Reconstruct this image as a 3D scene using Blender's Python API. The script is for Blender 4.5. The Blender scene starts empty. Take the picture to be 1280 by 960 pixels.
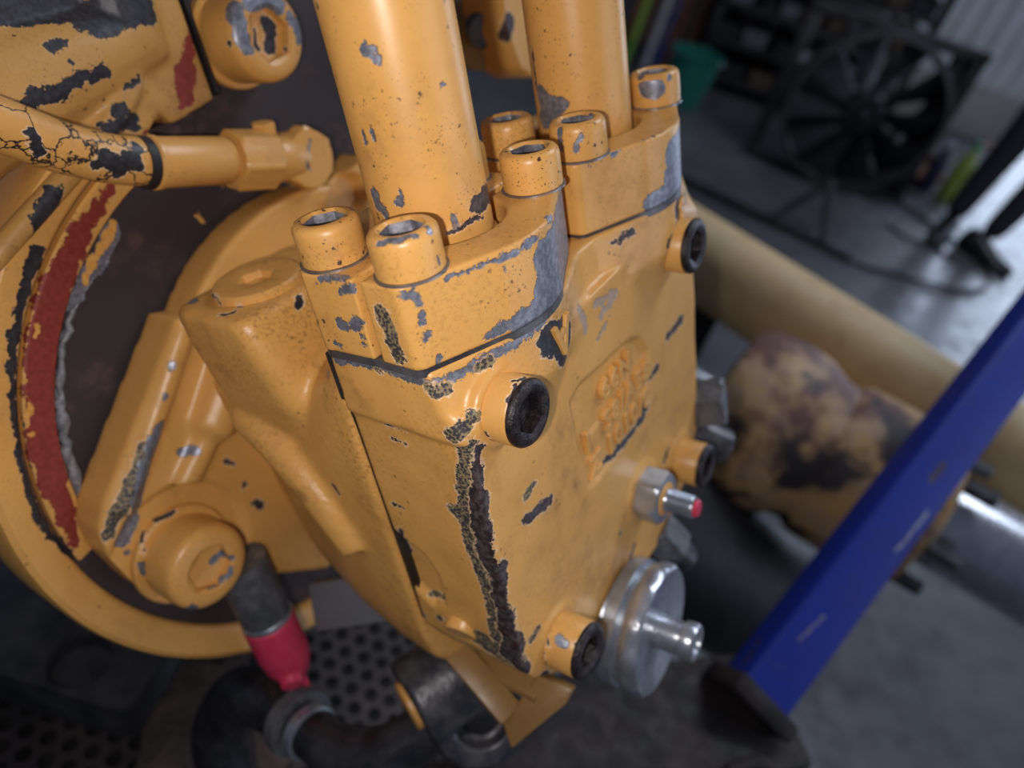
import bpy, bmesh, math, random
import numpy as np
from mathutils import Matrix, Vector, noise as mnoise

random.seed(7)
scene = bpy.context.scene
col = scene.collection

# ------------------------------------------------------------------ camera
CAM_LOC = Vector((0.0, 0.0, 1.2))
cam_d = bpy.data.cameras.new('camera')
cam = bpy.data.objects.new('camera', cam_d)
col.objects.link(cam)
cam_d.sensor_width = 36.0
cam_d.lens = 26.02
cam_d.clip_start = 0.01
cam_d.clip_end = 60
RIGHT = Vector((0.953043, 0.192566, 0.233727))
DOWN = Vector((0.302836, -0.606015, -0.735552))
FWD = Vector((0.0, 0.771793, -0.635874))
mw = Matrix.Identity(4)
for i in range(3):
    mw[i][0] = RIGHT[i]; mw[i][1] = -DOWN[i]; mw[i][2] = -FWD[i]; mw[i][3] = CAM_LOC[i]
cam.matrix_world = mw
cam_d.dof.use_dof = True
cam_d.dof.focus_distance = 0.238
cam_d.dof.aperture_fstop = 6.2
scene.camera = cam

# ------------------------------------------------------------------ colour management
scene.view_settings.view_transform = 'Standard'
scene.view_settings.look = 'None'
scene.view_settings.exposure = 0.0
scene.view_settings.gamma = 1.0
scene.view_settings.use_curve_mapping = False

# ------------------------------------------------------------------ world and lights
world = bpy.data.worlds.new('workshop_ambient')
scene.world = world
world.use_nodes = True
bg = world.node_tree.nodes['Background']
bg.inputs['Color'].default_value = (0.52, 0.62, 0.95, 1)
bg.inputs['Strength'].default_value = 0.13

def lamp(name, kind, loc, power, color, **kw):
    d = bpy.data.lights.new(name, kind)
    d.energy = power
    d.color = color
    for k, v in kw.items():
        setattr(d, k, v)
    o = bpy.data.objects.new(name, d)
    o.location = loc
    col.objects.link(o)
    return o

# phone torch beside the lens
FLASH = CAM_LOC + RIGHT * -0.022 + DOWN * 0.016 - FWD * 0.004
lamp('phone_flash', 'POINT', FLASH, 2.35, (1.0, 0.93, 0.90), shadow_soft_size=0.004)

def aim(o, target):
    o.rotation_euler = (Vector(target) - o.location).to_track_quat('-Z', 'Y').to_euler()

# daylight falling in through the open workshop door on the right
door = lamp('door_daylight', 'AREA', (3.75, 5.6, 1.35), 85, (0.66, 0.78, 1.0), shape='RECTANGLE', size=2.1, size_y=2.6)
aim(door, (3.4, 2.0, 0.9))

side = lamp('side_door_daylight', 'AREA', (3.6, 0.2, 1.7), 30, (0.72, 0.82, 1.0), shape='RECTANGLE', size=2.4, size_y=2.4)
aim(side, (0.2, 0.6, 0.8))
# added pale fill from above, brightens the mid-ground; stands for no known lamp
overhead = lamp('overhead_fill', 'AREA', (1.3, 1.9, 3.4), 52, (0.80, 0.87, 1.0), shape='RECTANGLE', size=1.6, size_y=0.9)
aim(overhead, (0.9, 1.3, 0.0))

# ------------------------------------------------------------------ the pump frame (millimetres, axis along x, ports up z)
MP = Matrix(((0.84281772, 0.36190951, -0.39834633, -0.02781007),
             (-0.37711594, 0.92518316, 0.04265782, 0.21615704),
             (0.38398159, 0.11426998, 0.9162426, 1.052429),
             (0, 0, 0, 1)))
MM = 0.001
def pw(p):
    return MP @ (Vector(p) * MM)

# ------------------------------------------------------------------ node helpers
def new_mat(name):
    m = bpy.data.materials.new(name)
    m.use_nodes = True
    nt = m.node_tree
    b = nt.nodes['Principled BSDF']
    return m, nt, b

def sockin(nt, sock, v):
    if isinstance(v, bpy.types.NodeSocket):
        nt.links.new(v, sock)
    elif v is not None:
        if isinstance(v, (tuple, list, Vector)) and len(v) == 3 and sock.type == 'RGBA':
            v = (*v, 1)
        sock.default_value = v

def math_n(nt, op, a, b=None, c=None, clamp=False):
    n = nt.nodes.new('ShaderNodeMath'); n.operation = op; n.use_clamp = clamp
    sockin(nt, n.inputs[0], a)
    if b is not None: sockin(nt, n.inputs[1], b)
    if c is not None: sockin(nt, n.inputs[2], c)
    return n.outputs[0]

def vec_n(nt, op, a, b=None, scale=None):
    n = nt.nodes.new('ShaderNodeVectorMath'); n.operation = op
    sockin(nt, n.inputs[0], a)
    if b is not None: sockin(nt, n.inputs[1], b)
    if scale is not None: sockin(nt, n.inputs['Scale'], scale)
    return n.outputs['Value'] if op in ('DOT_PRODUCT', 'LENGTH', 'DISTANCE') else n.outputs['Vector']

def mix_n(nt, f, a, b, mode='MIX'):
    n = nt.nodes.new('ShaderNodeMix'); n.data_type = 'RGBA'; n.blend_type = mode
    sockin(nt, n.inputs[0], f); sockin(nt, n.inputs[6], a); sockin(nt, n.inputs[7], b)
    return n.outputs[2]

def ramp_n(nt, v, lo, hi, a=0.0, b=1.0):
    n = nt.nodes.new('ShaderNodeMapRange'); n.clamp = True
    sockin(nt, n.inputs[0], v)
    n.inputs[1].default_value = lo; n.inputs[2].default_value = hi
    n.inputs[3].default_value = a; n.inputs[4].default_value = b
    return n.outputs[0]

def noise_n(nt, P, scale, detail=3, rough=0.55, out='Fac'):
    n = nt.nodes.new('ShaderNodeTexNoise')
    sockin(nt, n.inputs['Vector'], P)
    n.inputs['Scale'].default_value = scale
    n.inputs['Detail'].default_value = detail
    n.inputs['Roughness'].default_value = rough
    return n.outputs[out]

def position(nt):
    return nt.nodes.new('ShaderNodeNewGeometry').outputs['Position']

def bump(nt, bsdf, h, strength=0.4, dist=0.001):
    n = nt.nodes.new('ShaderNodeBump')
    n.inputs['Strength'].default_value = strength
    n.inputs['Distance'].default_value = dist
    sockin(nt, n.inputs['Height'], h)
    nt.links.new(n.outputs[0], bsdf.inputs['Normal'])

# distance to a capsule, used to lay out where the paint has come off
def cap_group():
    g = bpy.data.node_groups.new('capsule_distance', 'ShaderNodeTree')
    for nm, ty in (('P', 'NodeSocketVector'), ('A', 'NodeSocketVector'), ('BA', 'NodeSocketVector'), ('K', 'NodeSocketFloat'), ('R', 'NodeSocketFloat')):
        g.interface.new_socket(nm, in_out='INPUT', socket_type=ty)
    g.interface.new_socket('D', in_out='OUTPUT', socket_type='NodeSocketFloat')
    gi = g.nodes.new('NodeGroupInput'); go = g.nodes.new('NodeGroupOutput')
    pa = vec_n(g, 'SUBTRACT', gi.outputs[0], gi.outputs[1])
    h = math_n(g, 'MULTIPLY', vec_n(g, 'DOT_PRODUCT', pa, gi.outputs[2]), gi.outputs[3], clamp=True)
    ln = vec_n(g, 'LENGTH', vec_n(g, 'SUBTRACT', pa, vec_n(g, 'SCALE', gi.outputs[2], scale=h)))
    d = math_n(g, 'SUBTRACT', ln, gi.outputs[4])
    g.links.new(d, go.inputs[0])
    return g
CAP = cap_group()

def cap_field(nt, P, caps):
    """caps: list of (a, b, r) in pump millimetres; returns a distance in metres"""
    d = None
    for a, b, r in caps:
        n = nt.nodes.new('ShaderNodeGroup'); n.node_tree = CAP
        A = pw(a); BA = pw(b) - A
        nt.links.new(P, n.inputs[0])
        n.inputs[1].default_value = A; n.inputs[2].default_value = BA
        n.inputs[3].default_value = 1.0 / BA.length_squared if BA.length > 1e-6 else 0.0
        n.inputs[4].default_value = r * MM
        d = n.outputs[0] if d is None else math_n(nt, 'MINIMUM', d, n.outputs[0])
    return d

YEL = (0.70, 0.37, 0.100)
LAYERS = {  # what the missing paint shows: colour a, colour b, metallic, roughness
    'm': ((0.17, 0.18, 0.215), (0.30, 0.31, 0.35), 0.55, 0.42),
    'd': ((0.030, 0.022, 0.024), (0.095, 0.075, 0.075), 0.1, 0.5),
    's': ((0.045, 0.040, 0.045), (0.27, 0.21, 0.11), 0.1, 0.6),
    'r': ((0.21, 0.030, 0.022), (0.27, 0.045, 0.032), 0.0, 0.5),
    'b': ((0.018, 0.019, 0.024), (0.04, 0.042, 0.05), 0.1, 0.45),
    'w': ((0.36, 0.26, 0.19), (0.44, 0.32, 0.23), 0.0, 0.5),
    'y': (YEL, (0.62, 0.29, 0.055), 0.0, 0.4),
}

CHIPS = {}
CHIPS.update({
 'paint_cover': [
('m',[((-19.3,-43.2,-3.9),(-0.8,-43.1,-3.2),1.82),((-0.8,-43.1,-3.2),(9.7,-43.3,-3.3),1.76),((9.7,-43.3,-3.3),(20.8,-43.3,-4.3),1.72),((20.8,-43.3,-4.3),(25.3,-35.2,-4.9),1.71),((25.3,-35.2,-4.9),(30.4,-24.9,-4.2),1.73),((30.4,-24.9,-4.2),(35.1,-13.4,-3.0),1.77),((36.1,-10.2,-3.4),(37.7,-0.2,-2.1),1.55)]),
('s',[((20.6,-43.5,-5.4),(23.1,-42.8,-7.0),2.06),((23.1,-42.8,-7.0),(24.3,-40.3,-7.1),2.31),((26.4,-44.2,-22.7),(30.5,-38.9,-18.0),2.74),((-1.2,-43.1,-4.2),(2.4,-43.3,-4.5),1.02),((29.0,-27.8,-5.7),(30.5,-24.7,-5.5),1.5)]),
('s',[((29.8,-41.4,-28.6),(27.8,-41.9,-36.2),3.46),((27.8,-41.9,-36.2),(25.2,-42.0,-48.6),4.6),((25.2,-42.0,-48.6),(22.7,-42.1,-63.7),5.72),((22.7,-42.1,-63.7),(21.9,-41.8,-78.4),5.77),((21.9,-41.8,-78.4),(22.3,-42.0,-91.5),4.94),((22.3,-42.0,-91.5),(23.0,-42.1,-104.4),4.46),((23.0,-42.1,-104.4),(22.6,-42.0,-120.3),4.29),((22.6,-42.0,-120.3),(22.2,-42.1,-130.3),5.03),((16.8,-42.1,-60.4),(21.2,-42.1,-62.4),3.34)]),
('s',[((10.6,-41.8,-135.3),(19.5,-41.9,-137.4),5.53),((19.5,-41.9,-137.4),(27.0,-42.0,-139.2),5.31)]),
('d',[((30.2,-39.0,-30.3),(29.8,-40.9,-38.3),2.06),((29.8,-40.9,-38.3),(28.8,-41.9,-48.4),2.88),((28.8,-41.9,-48.4),(26.7,-42.2,-61.9),3.78),((26.7,-42.2,-61.9),(25.0,-41.7,-77.0),4.04),((25.0,-41.7,-77.0),(26.7,-41.9,-87.7),3.87),((26.7,-41.9,-87.7),(29.9,-40.3,-86.0),3.9),((29.9,-40.3,-86.0),(28.0,-42.0,-94.2),3.62),((28.0,-42.0,-94.2),(26.2,-42.2,-101.7),3.25),((26.2,-42.2,-101.7),(27.8,-41.9,-109.3),3.45),((27.8,-41.9,-109.3),(25.6,-41.9,-118.6),3.81),((25.6,-41.9,-118.6),(28.6,-41.9,-124.2),4.18),((28.6,-41.9,-124.2),(24.8,-42.0,-136.5),4.72),((24.8,-42.0,-136.5),(30.0,-40.7,-144.1),3.84)]),
('d',[((-5.3,-42.8,-27.6),(3.2,-42.2,-28.9),0.68),((-5.4,-42.0,-34.8),(0.8,-41.9,-34.7),0.55),((29.9,-22.6,-76.5),(30.2,-6.1,-81.0),2.11),((-24.0,-40.5,-70.7),(-24.0,-40.5,-70.7),0.93),((-16.4,-42.0,-69.8),(-11.3,-41.9,-70.3),0.6)]),
('s',[((29.8,-20.1,-67.6),(29.9,-13.9,-66.4),1.75),((29.9,-33.5,-133.4),(29.9,-28.4,-132.4),1.61)]),
('d',[((-26.8,-42.8,-77.5),(-24.4,-40.5,-82.1),0.71),((-24.4,-40.5,-82.1),(-17.3,-42.0,-82.9),0.86),((-17.3,-42.0,-82.9),(-20.0,-39.7,-97.0),1.44),((-20.0,-39.7,-97.0),(-23.4,-40.5,-108.3),1.8),((-23.4,-40.5,-108.3),(-25.5,-42.2,-115.4),1.33),((-25.5,-42.2,-115.4),(-25.0,-41.4,-127.7),0.94),((-25.0,-41.4,-127.7),(-20.9,-42.0,-136.9),0.86)]),
('s',[((-14.5,-39.3,-122.7),(-6.5,-39.9,-120.8),1.67),((-11.5,-42.3,-133.3),(-5.1,-45.1,-130.5),1.67),((-26.5,-42.7,-136.0),(-25.0,-41.4,-139.8),1.4)]),
('w',[((30.5,30.0,-16.6),(30.1,33.1,-22.5),2.24),((30.1,33.1,-22.5),(29.9,33.9,-26.5),2.12),((30.1,42.4,-20.6),(30.0,59.2,-24.1),1.56),((30.0,59.2,-24.1),(29.9,46.4,-28.1),1.58),((29.9,39.9,-37.2),(30.1,54.4,-30.6),0.95)]),
('d',[((37.9,106.9,-8.1),(31.5,125.3,-10.7),2.77),((36.9,95.1,-19.0),(39.7,99.0,-15.3),2.02),((39.7,99.0,-15.3),(38.9,104.2,-12.6),2.37),((28.9,68.6,-5.6),(31.1,74.3,-4.8),1.58),((27.1,64.0,-5.4),(28.3,67.1,-5.3),0.94)]),
('d',[((30.2,103.3,-70.5),(29.8,121.1,-70.7),2.3),((29.4,83.4,-81.6),(29.7,92.3,-81.4),1.86),((29.8,50.1,-168.6),(29.8,55.2,-165.0),1.6),((30.1,92.8,-138.9),(30.2,97.8,-135.2),1.65),((30.0,42.2,-144.8),(30.0,42.2,-144.8),1.14),((29.9,73.6,-115.7),(29.9,73.6,-115.7),1.15)]),
('b',[((29.8,30.9,-94.7),(29.2,44.1,-97.6),1.39),((29.2,44.1,-97.6),(29.9,58.3,-98.4),1.43),((29.9,58.3,-98.4),(29.9,70.8,-97.7),1.47),((29.7,71.4,-96.8),(29.2,77.8,-95.0),2.8)]),
('d',[((35.4,-21.3,-138.5),(38.6,-16.9,-138.0),1.16),((30.8,-31.4,-157.9),(23.5,-14.0,-191.6),1.42)]),
('b',[((37,0,-10),(36.8,7,-13),6.5),((36.8,7,-15),(36,13,-17),6),((36.5,5,-20),(36,9,-24),3)]),
('d',[((36.8,107,-6),(36,113,-10),6.0)]),
 ],
 'paint_housing': [
('m',[((-150.3,-20.7,-18.3),(-107.5,-35.3,-0.4),2.4),((-39.6,-34.3,-21.8),(-44.2,-31.2,-23.1),1.19)]),
('b',[((-84.4,-39.4,-0.5),(-80.5,-37.0,-0.4),1.21),((-82.0,-33.6,-0.4),(-80.9,-33.2,-0.4),0.92),((-98.4,-32.2,2.2),(-92.2,-34.1,1.4),0.86),((-68.1,-16.0,-2.9),(-66.8,-16.7,-5.8),1.56),((-136.7,-29.9,-24.8),(-137.0,-30.0,-29.0),1.06),((-52.1,-41.3,-74.6),(-50.8,-41.5,-76.6),1.31)]),
 ],
 'paint_mounting_flange': [
('s',[((-140.1,-98.3,-87.3),(-136.7,-90.8,-79.2),3.11),((-136.7,-90.8,-79.2),(-136.0,-77.3,-67.0),3.29),((-136.0,-77.3,-67.0),(-136.0,-69.6,-59.5),2.78)]),
('m',[((-143.2,-94.6,-96.1),(-143.2,-88.8,-91.0),3.57),((-143.2,-88.8,-91.0),(-137.1,-82.2,-79.8),4.25),((-137.1,-82.2,-79.8),(-135.9,-71.2,-67.3),4.39),((-135.9,-71.2,-67.3),(-135.6,-64.3,-59.7),3.69),((-135.6,-64.3,-59.7),(-135.5,-59.3,-54.5),2.29)]),
('m',[((-139.3,-54.7,-74.8),(-136.0,-50.8,-74.8),2.58),((-135.8,-51.6,-44.1),(-135.8,-51.6,-44.1),1.75),((-136.8,-43.3,-34.4),(-136.5,-41.4,-33.4),1.41),((-143.2,-94.9,-103.0),(-139.0,-93.4,-104.7),1.44)]),
('d',[((-140.1,-34.2,-112.0),(-140.1,-35.5,-112.5),1.62),((-140.1,-33.6,-124.7),(-140.1,-31.3,-129.0),2.08),((-140.1,-35.5,-97.1),(-140.1,-37.7,-93.3),1.19)]),
 ],
 'paint_bolts': [
('m',[((16.9,-43.1,41.3),(21.9,-40.6,41.7),1.08),((21.9,-40.6,41.7),(24.2,-37.1,41.8),1.2),((24.1,-31.7,42.0),(25.9,-32.5,40.9),0.99),((-10.8,-25.9,41.8),(-142.5,89.7,-17.2),0.68),((26.4,-32.5,33.2),(26.3,-32.3,31.7),0.68)]),
('m',[((17.0,122.7,36.8),(21.4,124.3,37.0),3.67),((14.0,123.7,41.4),(13.5,138.5,39.3),1.36),((13.5,138.5,39.3),(24.9,128.0,40.1),1.36),((22.3,58.2,37.6),(20.1,56.9,33.3),1.29),((14.4,56.3,40.6),(14.6,56.2,34.0),1.3),((-9.6,82.8,28.6),(20.6,38.2,41.8),0.6),((18.4,72.6,41.7),(21.3,69.7,41.5),0.89)]),
 ],
 'paint_clamps': [
('m',[((37.4,-6.3,4.9),(35.3,-14.0,3.9),2.89),((35.3,-14.0,3.9),(32.6,-19.2,3.4),2.11),((32.6,-19.2,3.4),(30.6,-23.2,2.5),1.36),((26.9,-30.8,26.2),(31.5,-21.3,26.1),0.75),((31.5,-21.3,26.1),(36.2,-11.4,25.6),0.89),((36.2,-11.4,25.6),(37.9,-1.4,26.5),0.96),((37.9,-1.4,26.5),(35.7,12.8,27.2),0.86)]),
('m',[((22.7,-39.5,-1.3),(26.7,-31.9,-1.9),0.85),((26.7,-31.9,-1.9),(30.5,-24.3,-1.6),1.11),((30.5,-24.3,-1.6),(34.1,-15.9,-1.1),1.38),((20.3,-43.6,25.9),(22.3,-40.2,25.2),1.01),((22.3,-40.2,25.2),(22.4,-40.1,21.8),0.91),((22.4,-40.1,17.9),(22.0,-41.0,15.7),0.69),((22.5,-39.8,11.6),(22.1,-40.8,9.3),0.7),((23.1,-38.7,2.6),(22.4,-39.5,0.1),0.96),((35.1,-14.3,22.2),(35.2,-14.1,20.5),0.48)]),
('s',[((11.4,-44.5,18.4),(12.1,-44.5,8.9),2.95),((12.1,-44.5,8.9),(13.2,-44.6,4.1),2.52)]),
('m',[((-75.5,-6.5,1.5),(-11.8,-44.8,27.0),1.25),((-11.8,-44.8,27.0),(-2.6,-43.1,28.5),1.08),((-4.9,-44.5,23.5),(0.6,-44.2,25.3),1.42),((-9.4,-44.7,12.0),(-4.6,-44.5,11.3),1.85),((-4.6,-44.5,11.3),(-0.2,-44.3,14.3),2.08),((-1.5,-44.3,9.0),(-1.7,-44.3,5.4),1.23),((-14.9,-45.0,4.3),(-12.7,-44.9,3.5),0.77)]),
('m',[((37.8,96.7,18.0),(37.9,97.2,8.4),1.75),((37.9,97.2,8.4),(37.6,94.4,4.5),1.61),((23.4,61.8,27.3),(23.0,61.0,26.1),0.59),((27.5,70.4,27.6),(28.9,73.6,28.0),0.9),((32.9,82.4,28.3),(36.8,95.5,28.4),0.61)]),
('d',[((21.0,57.3,-0.4),(27.3,68.6,-0.7),0.62),((27.3,68.6,-0.7),(33.9,83.6,-1.0),0.64)]),
('m',[((37.5,3,9),(33,18,9),8.5),((33,18,9),(24,37,9),9),((37,4,17),(33,18,17),8),((33,18,17),(24,37,17),9),((37.5,-1,4),(34,-12,3),4.5),((37.5,101,9),(33,116,9),8.5),((33,116,9),(24,135,9),9),((37,102,17),(33,116,17),8),((33,116,17),(24,135,17),9),((37.5,97,4),(34,86,3),4.5)]),
 ],
 'paint_pipes': [
('m',[((4.5,-19.3,85.6),(6.7,-18.5,85.7),1.5),((5.9,-18.8,83.4),(7.0,-18.3,82.8),1.29),((-4.0,-20.1,63.5),(-4.1,-20.1,60.7),0.94),((-0.3,-20.2,64.3),(-0.4,-20.3,62.2),0.92),((17.1,-6.0,72.4),(17.4,-4.8,72.7),0.68),((-5.6,-19.8,45.4),(-5.1,-20.0,40.9),1.85),((-5.1,-20.0,40.9),(-2.6,-20.3,37.5),2.1),((4.1,-19.4,45.9),(3.6,-19.6,41.9),0.95),((15.8,-9.6,34.7),(15.9,-9.4,32.0),1.48)]),
('d',[((17.8,-1.1,35.6),(17.0,4.5,36.0),3.15),((17.0,4.5,36.0),(-4.0,34.0,28.5),3.52),((14.0,-12.5,31.6),(17.1,-6.2,31.3),0.74),((17.1,-6.2,31.3),(17.7,0.6,31.2),0.76)]),
('m',[((-8.9,82.4,46.1),(-5.9,81.3,41.5),3.64),((-5.9,81.3,41.5),(-0.9,80.5,42.4),4.41),((-8.9,82.4,36.8),(-5.0,81.1,36.6),4.17)]),
('d',[((-11.5,84.0,63.0),(-11.5,84.0,54.2),0.94),((-11.5,84.0,54.2),(-11.5,83.9,47.6),0.94),((-9.7,-18.5,97.7),(-9.7,-18.5,97.7),0.65)]),
 ],
 'paint_plugs': [
('d',[((40.7,-26.0,-11.3),(41.6,-30.5,-12.9),1.1),((41.6,-30.5,-12.9),(43.4,-33.5,-17.0),0.97),((43.4,-33.5,-17.0),(42.3,-35.9,-21.8),0.97),((42.3,-35.9,-21.8),(43.6,-33.8,-26.7),1.11),((32.8,-35.9,-24.6),(32.3,-32.3,-31.4),0.77),((32.3,-32.3,-31.4),(30.0,-25.7,-39.2),0.8),((39.0,-24.3,-11.0),(40.5,-21.6,-11.4),0.75)]),
('m',[((37.0,-24.4,-140.0),(39.0,-25.4,-140.7),1.96)]),
('b',[((45.4,-23.1,-139.5),(46.8,-24.9,-142.6),1.93),((31.7,-26.1,-141.2),(31.5,-29.9,-152.7),0.99),((46.6,100.1,-152.1),(45.1,99.5,-155.5),1.67)]),
 ],
 'paint_mounting_bolts': [
('b',[((-140.6,-78.5,-96.8),(-139.2,-71.5,-97.4),1.47),((-141.7,-85.4,-98.6),(-138.3,-91.2,-104.4),1.08)]),
('m',[((-123.0,-72.1,-121.9),(-122.2,-67.2,-120.9),1.88),((-122.2,-67.2,-120.9),(-118.3,-66.1,-124.5),1.89),((-118.7,-79.6,-130.2),(-120.0,-73.3,-130.7),1.69),((-120.0,-73.3,-130.7),(-117.5,-68.3,-130.2),1.9),((-118.9,-91.2,-132.1),(-165.0,-74.5,-179.0),2.39),((-138.3,-93.8,-109.6),(-138.3,-95.5,-114.8),1.45)]),
('m',[((-137.4,50.8,90.9),(-136.2,48.6,82.4),3.96),((-136.2,48.6,82.4),(-136.0,50.9,76.1),3.65),((-136.0,78.1,82.2),(-136.6,80.4,72.2),2.96),((-136.0,58.0,91.9),(-136.0,73.9,88.3),3.17)]),
('b',[((-142.6,68.7,83.1),(-142.7,70.2,77.5),2.92),((-142.7,70.2,77.5),(-142.6,65.6,71.7),2.94),((-139.7,44.3,78.7),(-139.7,44.3,78.7),1.39),((-139.3,72.1,70.7),(-139.3,72.1,70.7),1.11),((-143.2,61.2,80.1),(-142.7,59.9,73.6),1.44)]),
 ],
 'paint_housing_lug': [
('b',[((-158.0,-31.4,109.0),(-158.0,-17.1,107.9),8.14),((-158.0,-17.1,107.9),(-157.7,-13.1,103.9),5.99),((-157.7,-13.1,103.9),(-157.7,-8.2,104.0),6.38),((-157.7,-8.2,104.0),(-152.1,-3.0,98.7),7.38),((-152.1,-3.0,98.7),(-149.1,7.5,101.0),7.78),((-149.1,7.5,101.0),(-148.9,17.1,100.4),8.23),((-149.2,-26.0,93.5),(-149.3,-21.2,93.8),1.78),((-147.5,-21.1,87.8),(-147.5,-21.1,87.8),1.5)]),
('b',[((-147.2,-42.5,78.1),(-147.6,-31.2,79.3),3.54),((-147.6,-31.2,79.3),(-147.9,-20.6,80.8),3.62),((-147.9,-20.6,80.8),(-148.5,-10.0,81.0),2.62),((-152.5,-8.2,65.8),(-157.8,-1.2,59.8),3.48),((-157.8,-1.2,59.8),(-152.4,-14.5,60.7),3.47),((-153.0,-0.8,72.6),(-152.9,4.8,74.9),1.63)]),
('r',[((-157.1,37.6,82.5),(-157.0,31.8,74.1),2.98),((-157.0,31.8,74.1),(-157.0,26.3,66.1),4.39),((-157.0,26.3,66.1),(-157.0,25.5,60.9),4.05),((-157.0,22.8,58.9),(-165.1,13.7,54.6),1.42),((-165.1,13.7,54.6),(-158.4,0.6,53.2),1.4)]),
('b',[((-136.2,-45.6,54.8),(-153.3,-47.1,44.6),4.26),((-153.3,-47.1,44.6),(-155.2,-55.7,36.5),4.36),((-155.2,-55.7,36.5),(-159.0,-60.0,29.6),3.6)]),
 ],
 'paint_housing_ring': [
('r',[((-160.8,-21.4,37.3),(-160.9,-30.8,31.9),2.35),((-160.9,-30.8,31.9),(-160.7,-41.0,26.3),3.82),((-160.7,-41.0,26.3),(-160.9,-53.5,15.8),5.44),((-160.9,-53.5,15.8),(-160.9,-64.7,5.0),6.71),((-160.9,-64.7,5.0),(-161.1,-76.6,-11.2),7.54),((-161.1,-76.6,-11.2),(-161.1,-86.8,-28.6),7.92),((-161.1,-86.8,-28.6),(-160.9,-95.5,-47.6),7.69),((-160.9,-95.5,-47.6),(-160.8,-100.3,-64.0),6.62),((-160.8,-100.3,-64.0),(-160.7,-103.0,-80.5),4.85),((-160.7,-103.0,-80.5),(-160.2,-106.0,-92.9),3.0)]),
('y',[((-159.9,-75.1,-0.4),(-160.1,-76.6,-4.1),1.29),((-159.8,-92.2,-26.7),(-159.6,-96.7,-33.7),1.63),((-160.0,-89.7,-18.4),(-160.0,-89.7,-18.4),1.29),((-159.9,-97.6,-39.4),(-159.9,-97.6,-39.4),1.32)]),
('b',[((-159.4,-60.8,26.5),(-159.5,-67.8,19.4),2.84),((-159.5,-67.8,19.4),(-159.6,-77.5,8.4),2.68),((-159.6,-77.5,8.4),(-159.7,-87.0,-4.6),2.37),((-159.7,-87.0,-4.6),(-160.1,-96.2,-22.0),2.23),((-160.1,-96.2,-22.0),(-160.5,-103.7,-41.3),2.1),((-160.5,-103.7,-41.3),(-160.0,-110.3,-62.1),2.15),((-160.0,-110.3,-62.1),(-160.2,-112.6,-82.7),2.55),((-160.2,-112.6,-82.7),(-165.0,-109.0,-104.5),2.47),((-165.0,-109.0,-104.5),(-165.0,-103.4,-129.5),2.04),((-165.0,-103.4,-129.5),(-165.0,-94.7,-156.9),1.77)]),
 ],
 'paint_dark_plate': [
('m',[((-165.0,-27.3,20.7),(-165.0,-38.0,11.6),3.79),((-165.0,-38.0,11.6),(-165.0,-47.9,7.0),3.93),((-165.0,-47.9,7.0),(-162.6,-59.0,-2.1),2.88),((-162.6,-59.0,-2.1),(-162.1,-69.8,-15.5),2.52),((-162.1,-69.8,-15.5),(-162.2,-81.0,-32.8),2.7),((-162.2,-81.0,-32.8),(-163.4,-88.1,-47.5),2.38)]),
('y',[((-165.0,-25.4,22.8),(-165.0,-34.1,16.2),1.9),((-165.0,-34.1,16.2),(-165.0,-41.8,11.6),2.23),((-165.0,-41.8,11.6),(-165.0,-47.6,6.1),1.71),((-165.0,13.7,11.2),(-165.0,14.4,6.8),1.15),((-165.0,31.4,18.7),(-165.0,31.4,18.7),0.78)]),
 ],
 'paint_hose': [
('b',[((-130.7,-53.8,71.9),(-131.3,-53.7,68.2),1.68),((-131.3,-53.7,68.2),(-132.6,-53.2,64.6),2.11),((-132.2,-35.9,54.0),(-131.5,-30.9,55.3),2.42),((-131.5,-30.9,55.3),(-132.4,-29.3,49.4),3.37),((-132.4,-29.3,49.4),(-131.4,-24.5,51.9),3.4),((-133.5,-18.6,55.5),(-131.6,-21.8,48.4),2.2)]),
 ],
 'paint_hose_fitting': [
('m',[((-133.5,65.9,30.4),(-133.3,62.9,26.3),1.16),((-131.7,58.3,21.3),(-133.5,60.5,17.7),1.17)]),
('d',[((-92.0,187.2,56.7),(-96.2,184.9,49.4),3.91)]),
 ],
 'paint_blue': [
('d',[((132.7,401.1,-369.5),(138.9,419.9,-363.8),2.82),((40.8,192.6,-429.1),(45.7,216.2,-423.6),1.96)]),
('m',[((121.3,335.5,-401.4),(136.3,380.2,-388.1),1.38),((74.0,227.9,-420.4),(85.0,254.8,-414.7),1.3)]),
 ],
})


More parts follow.
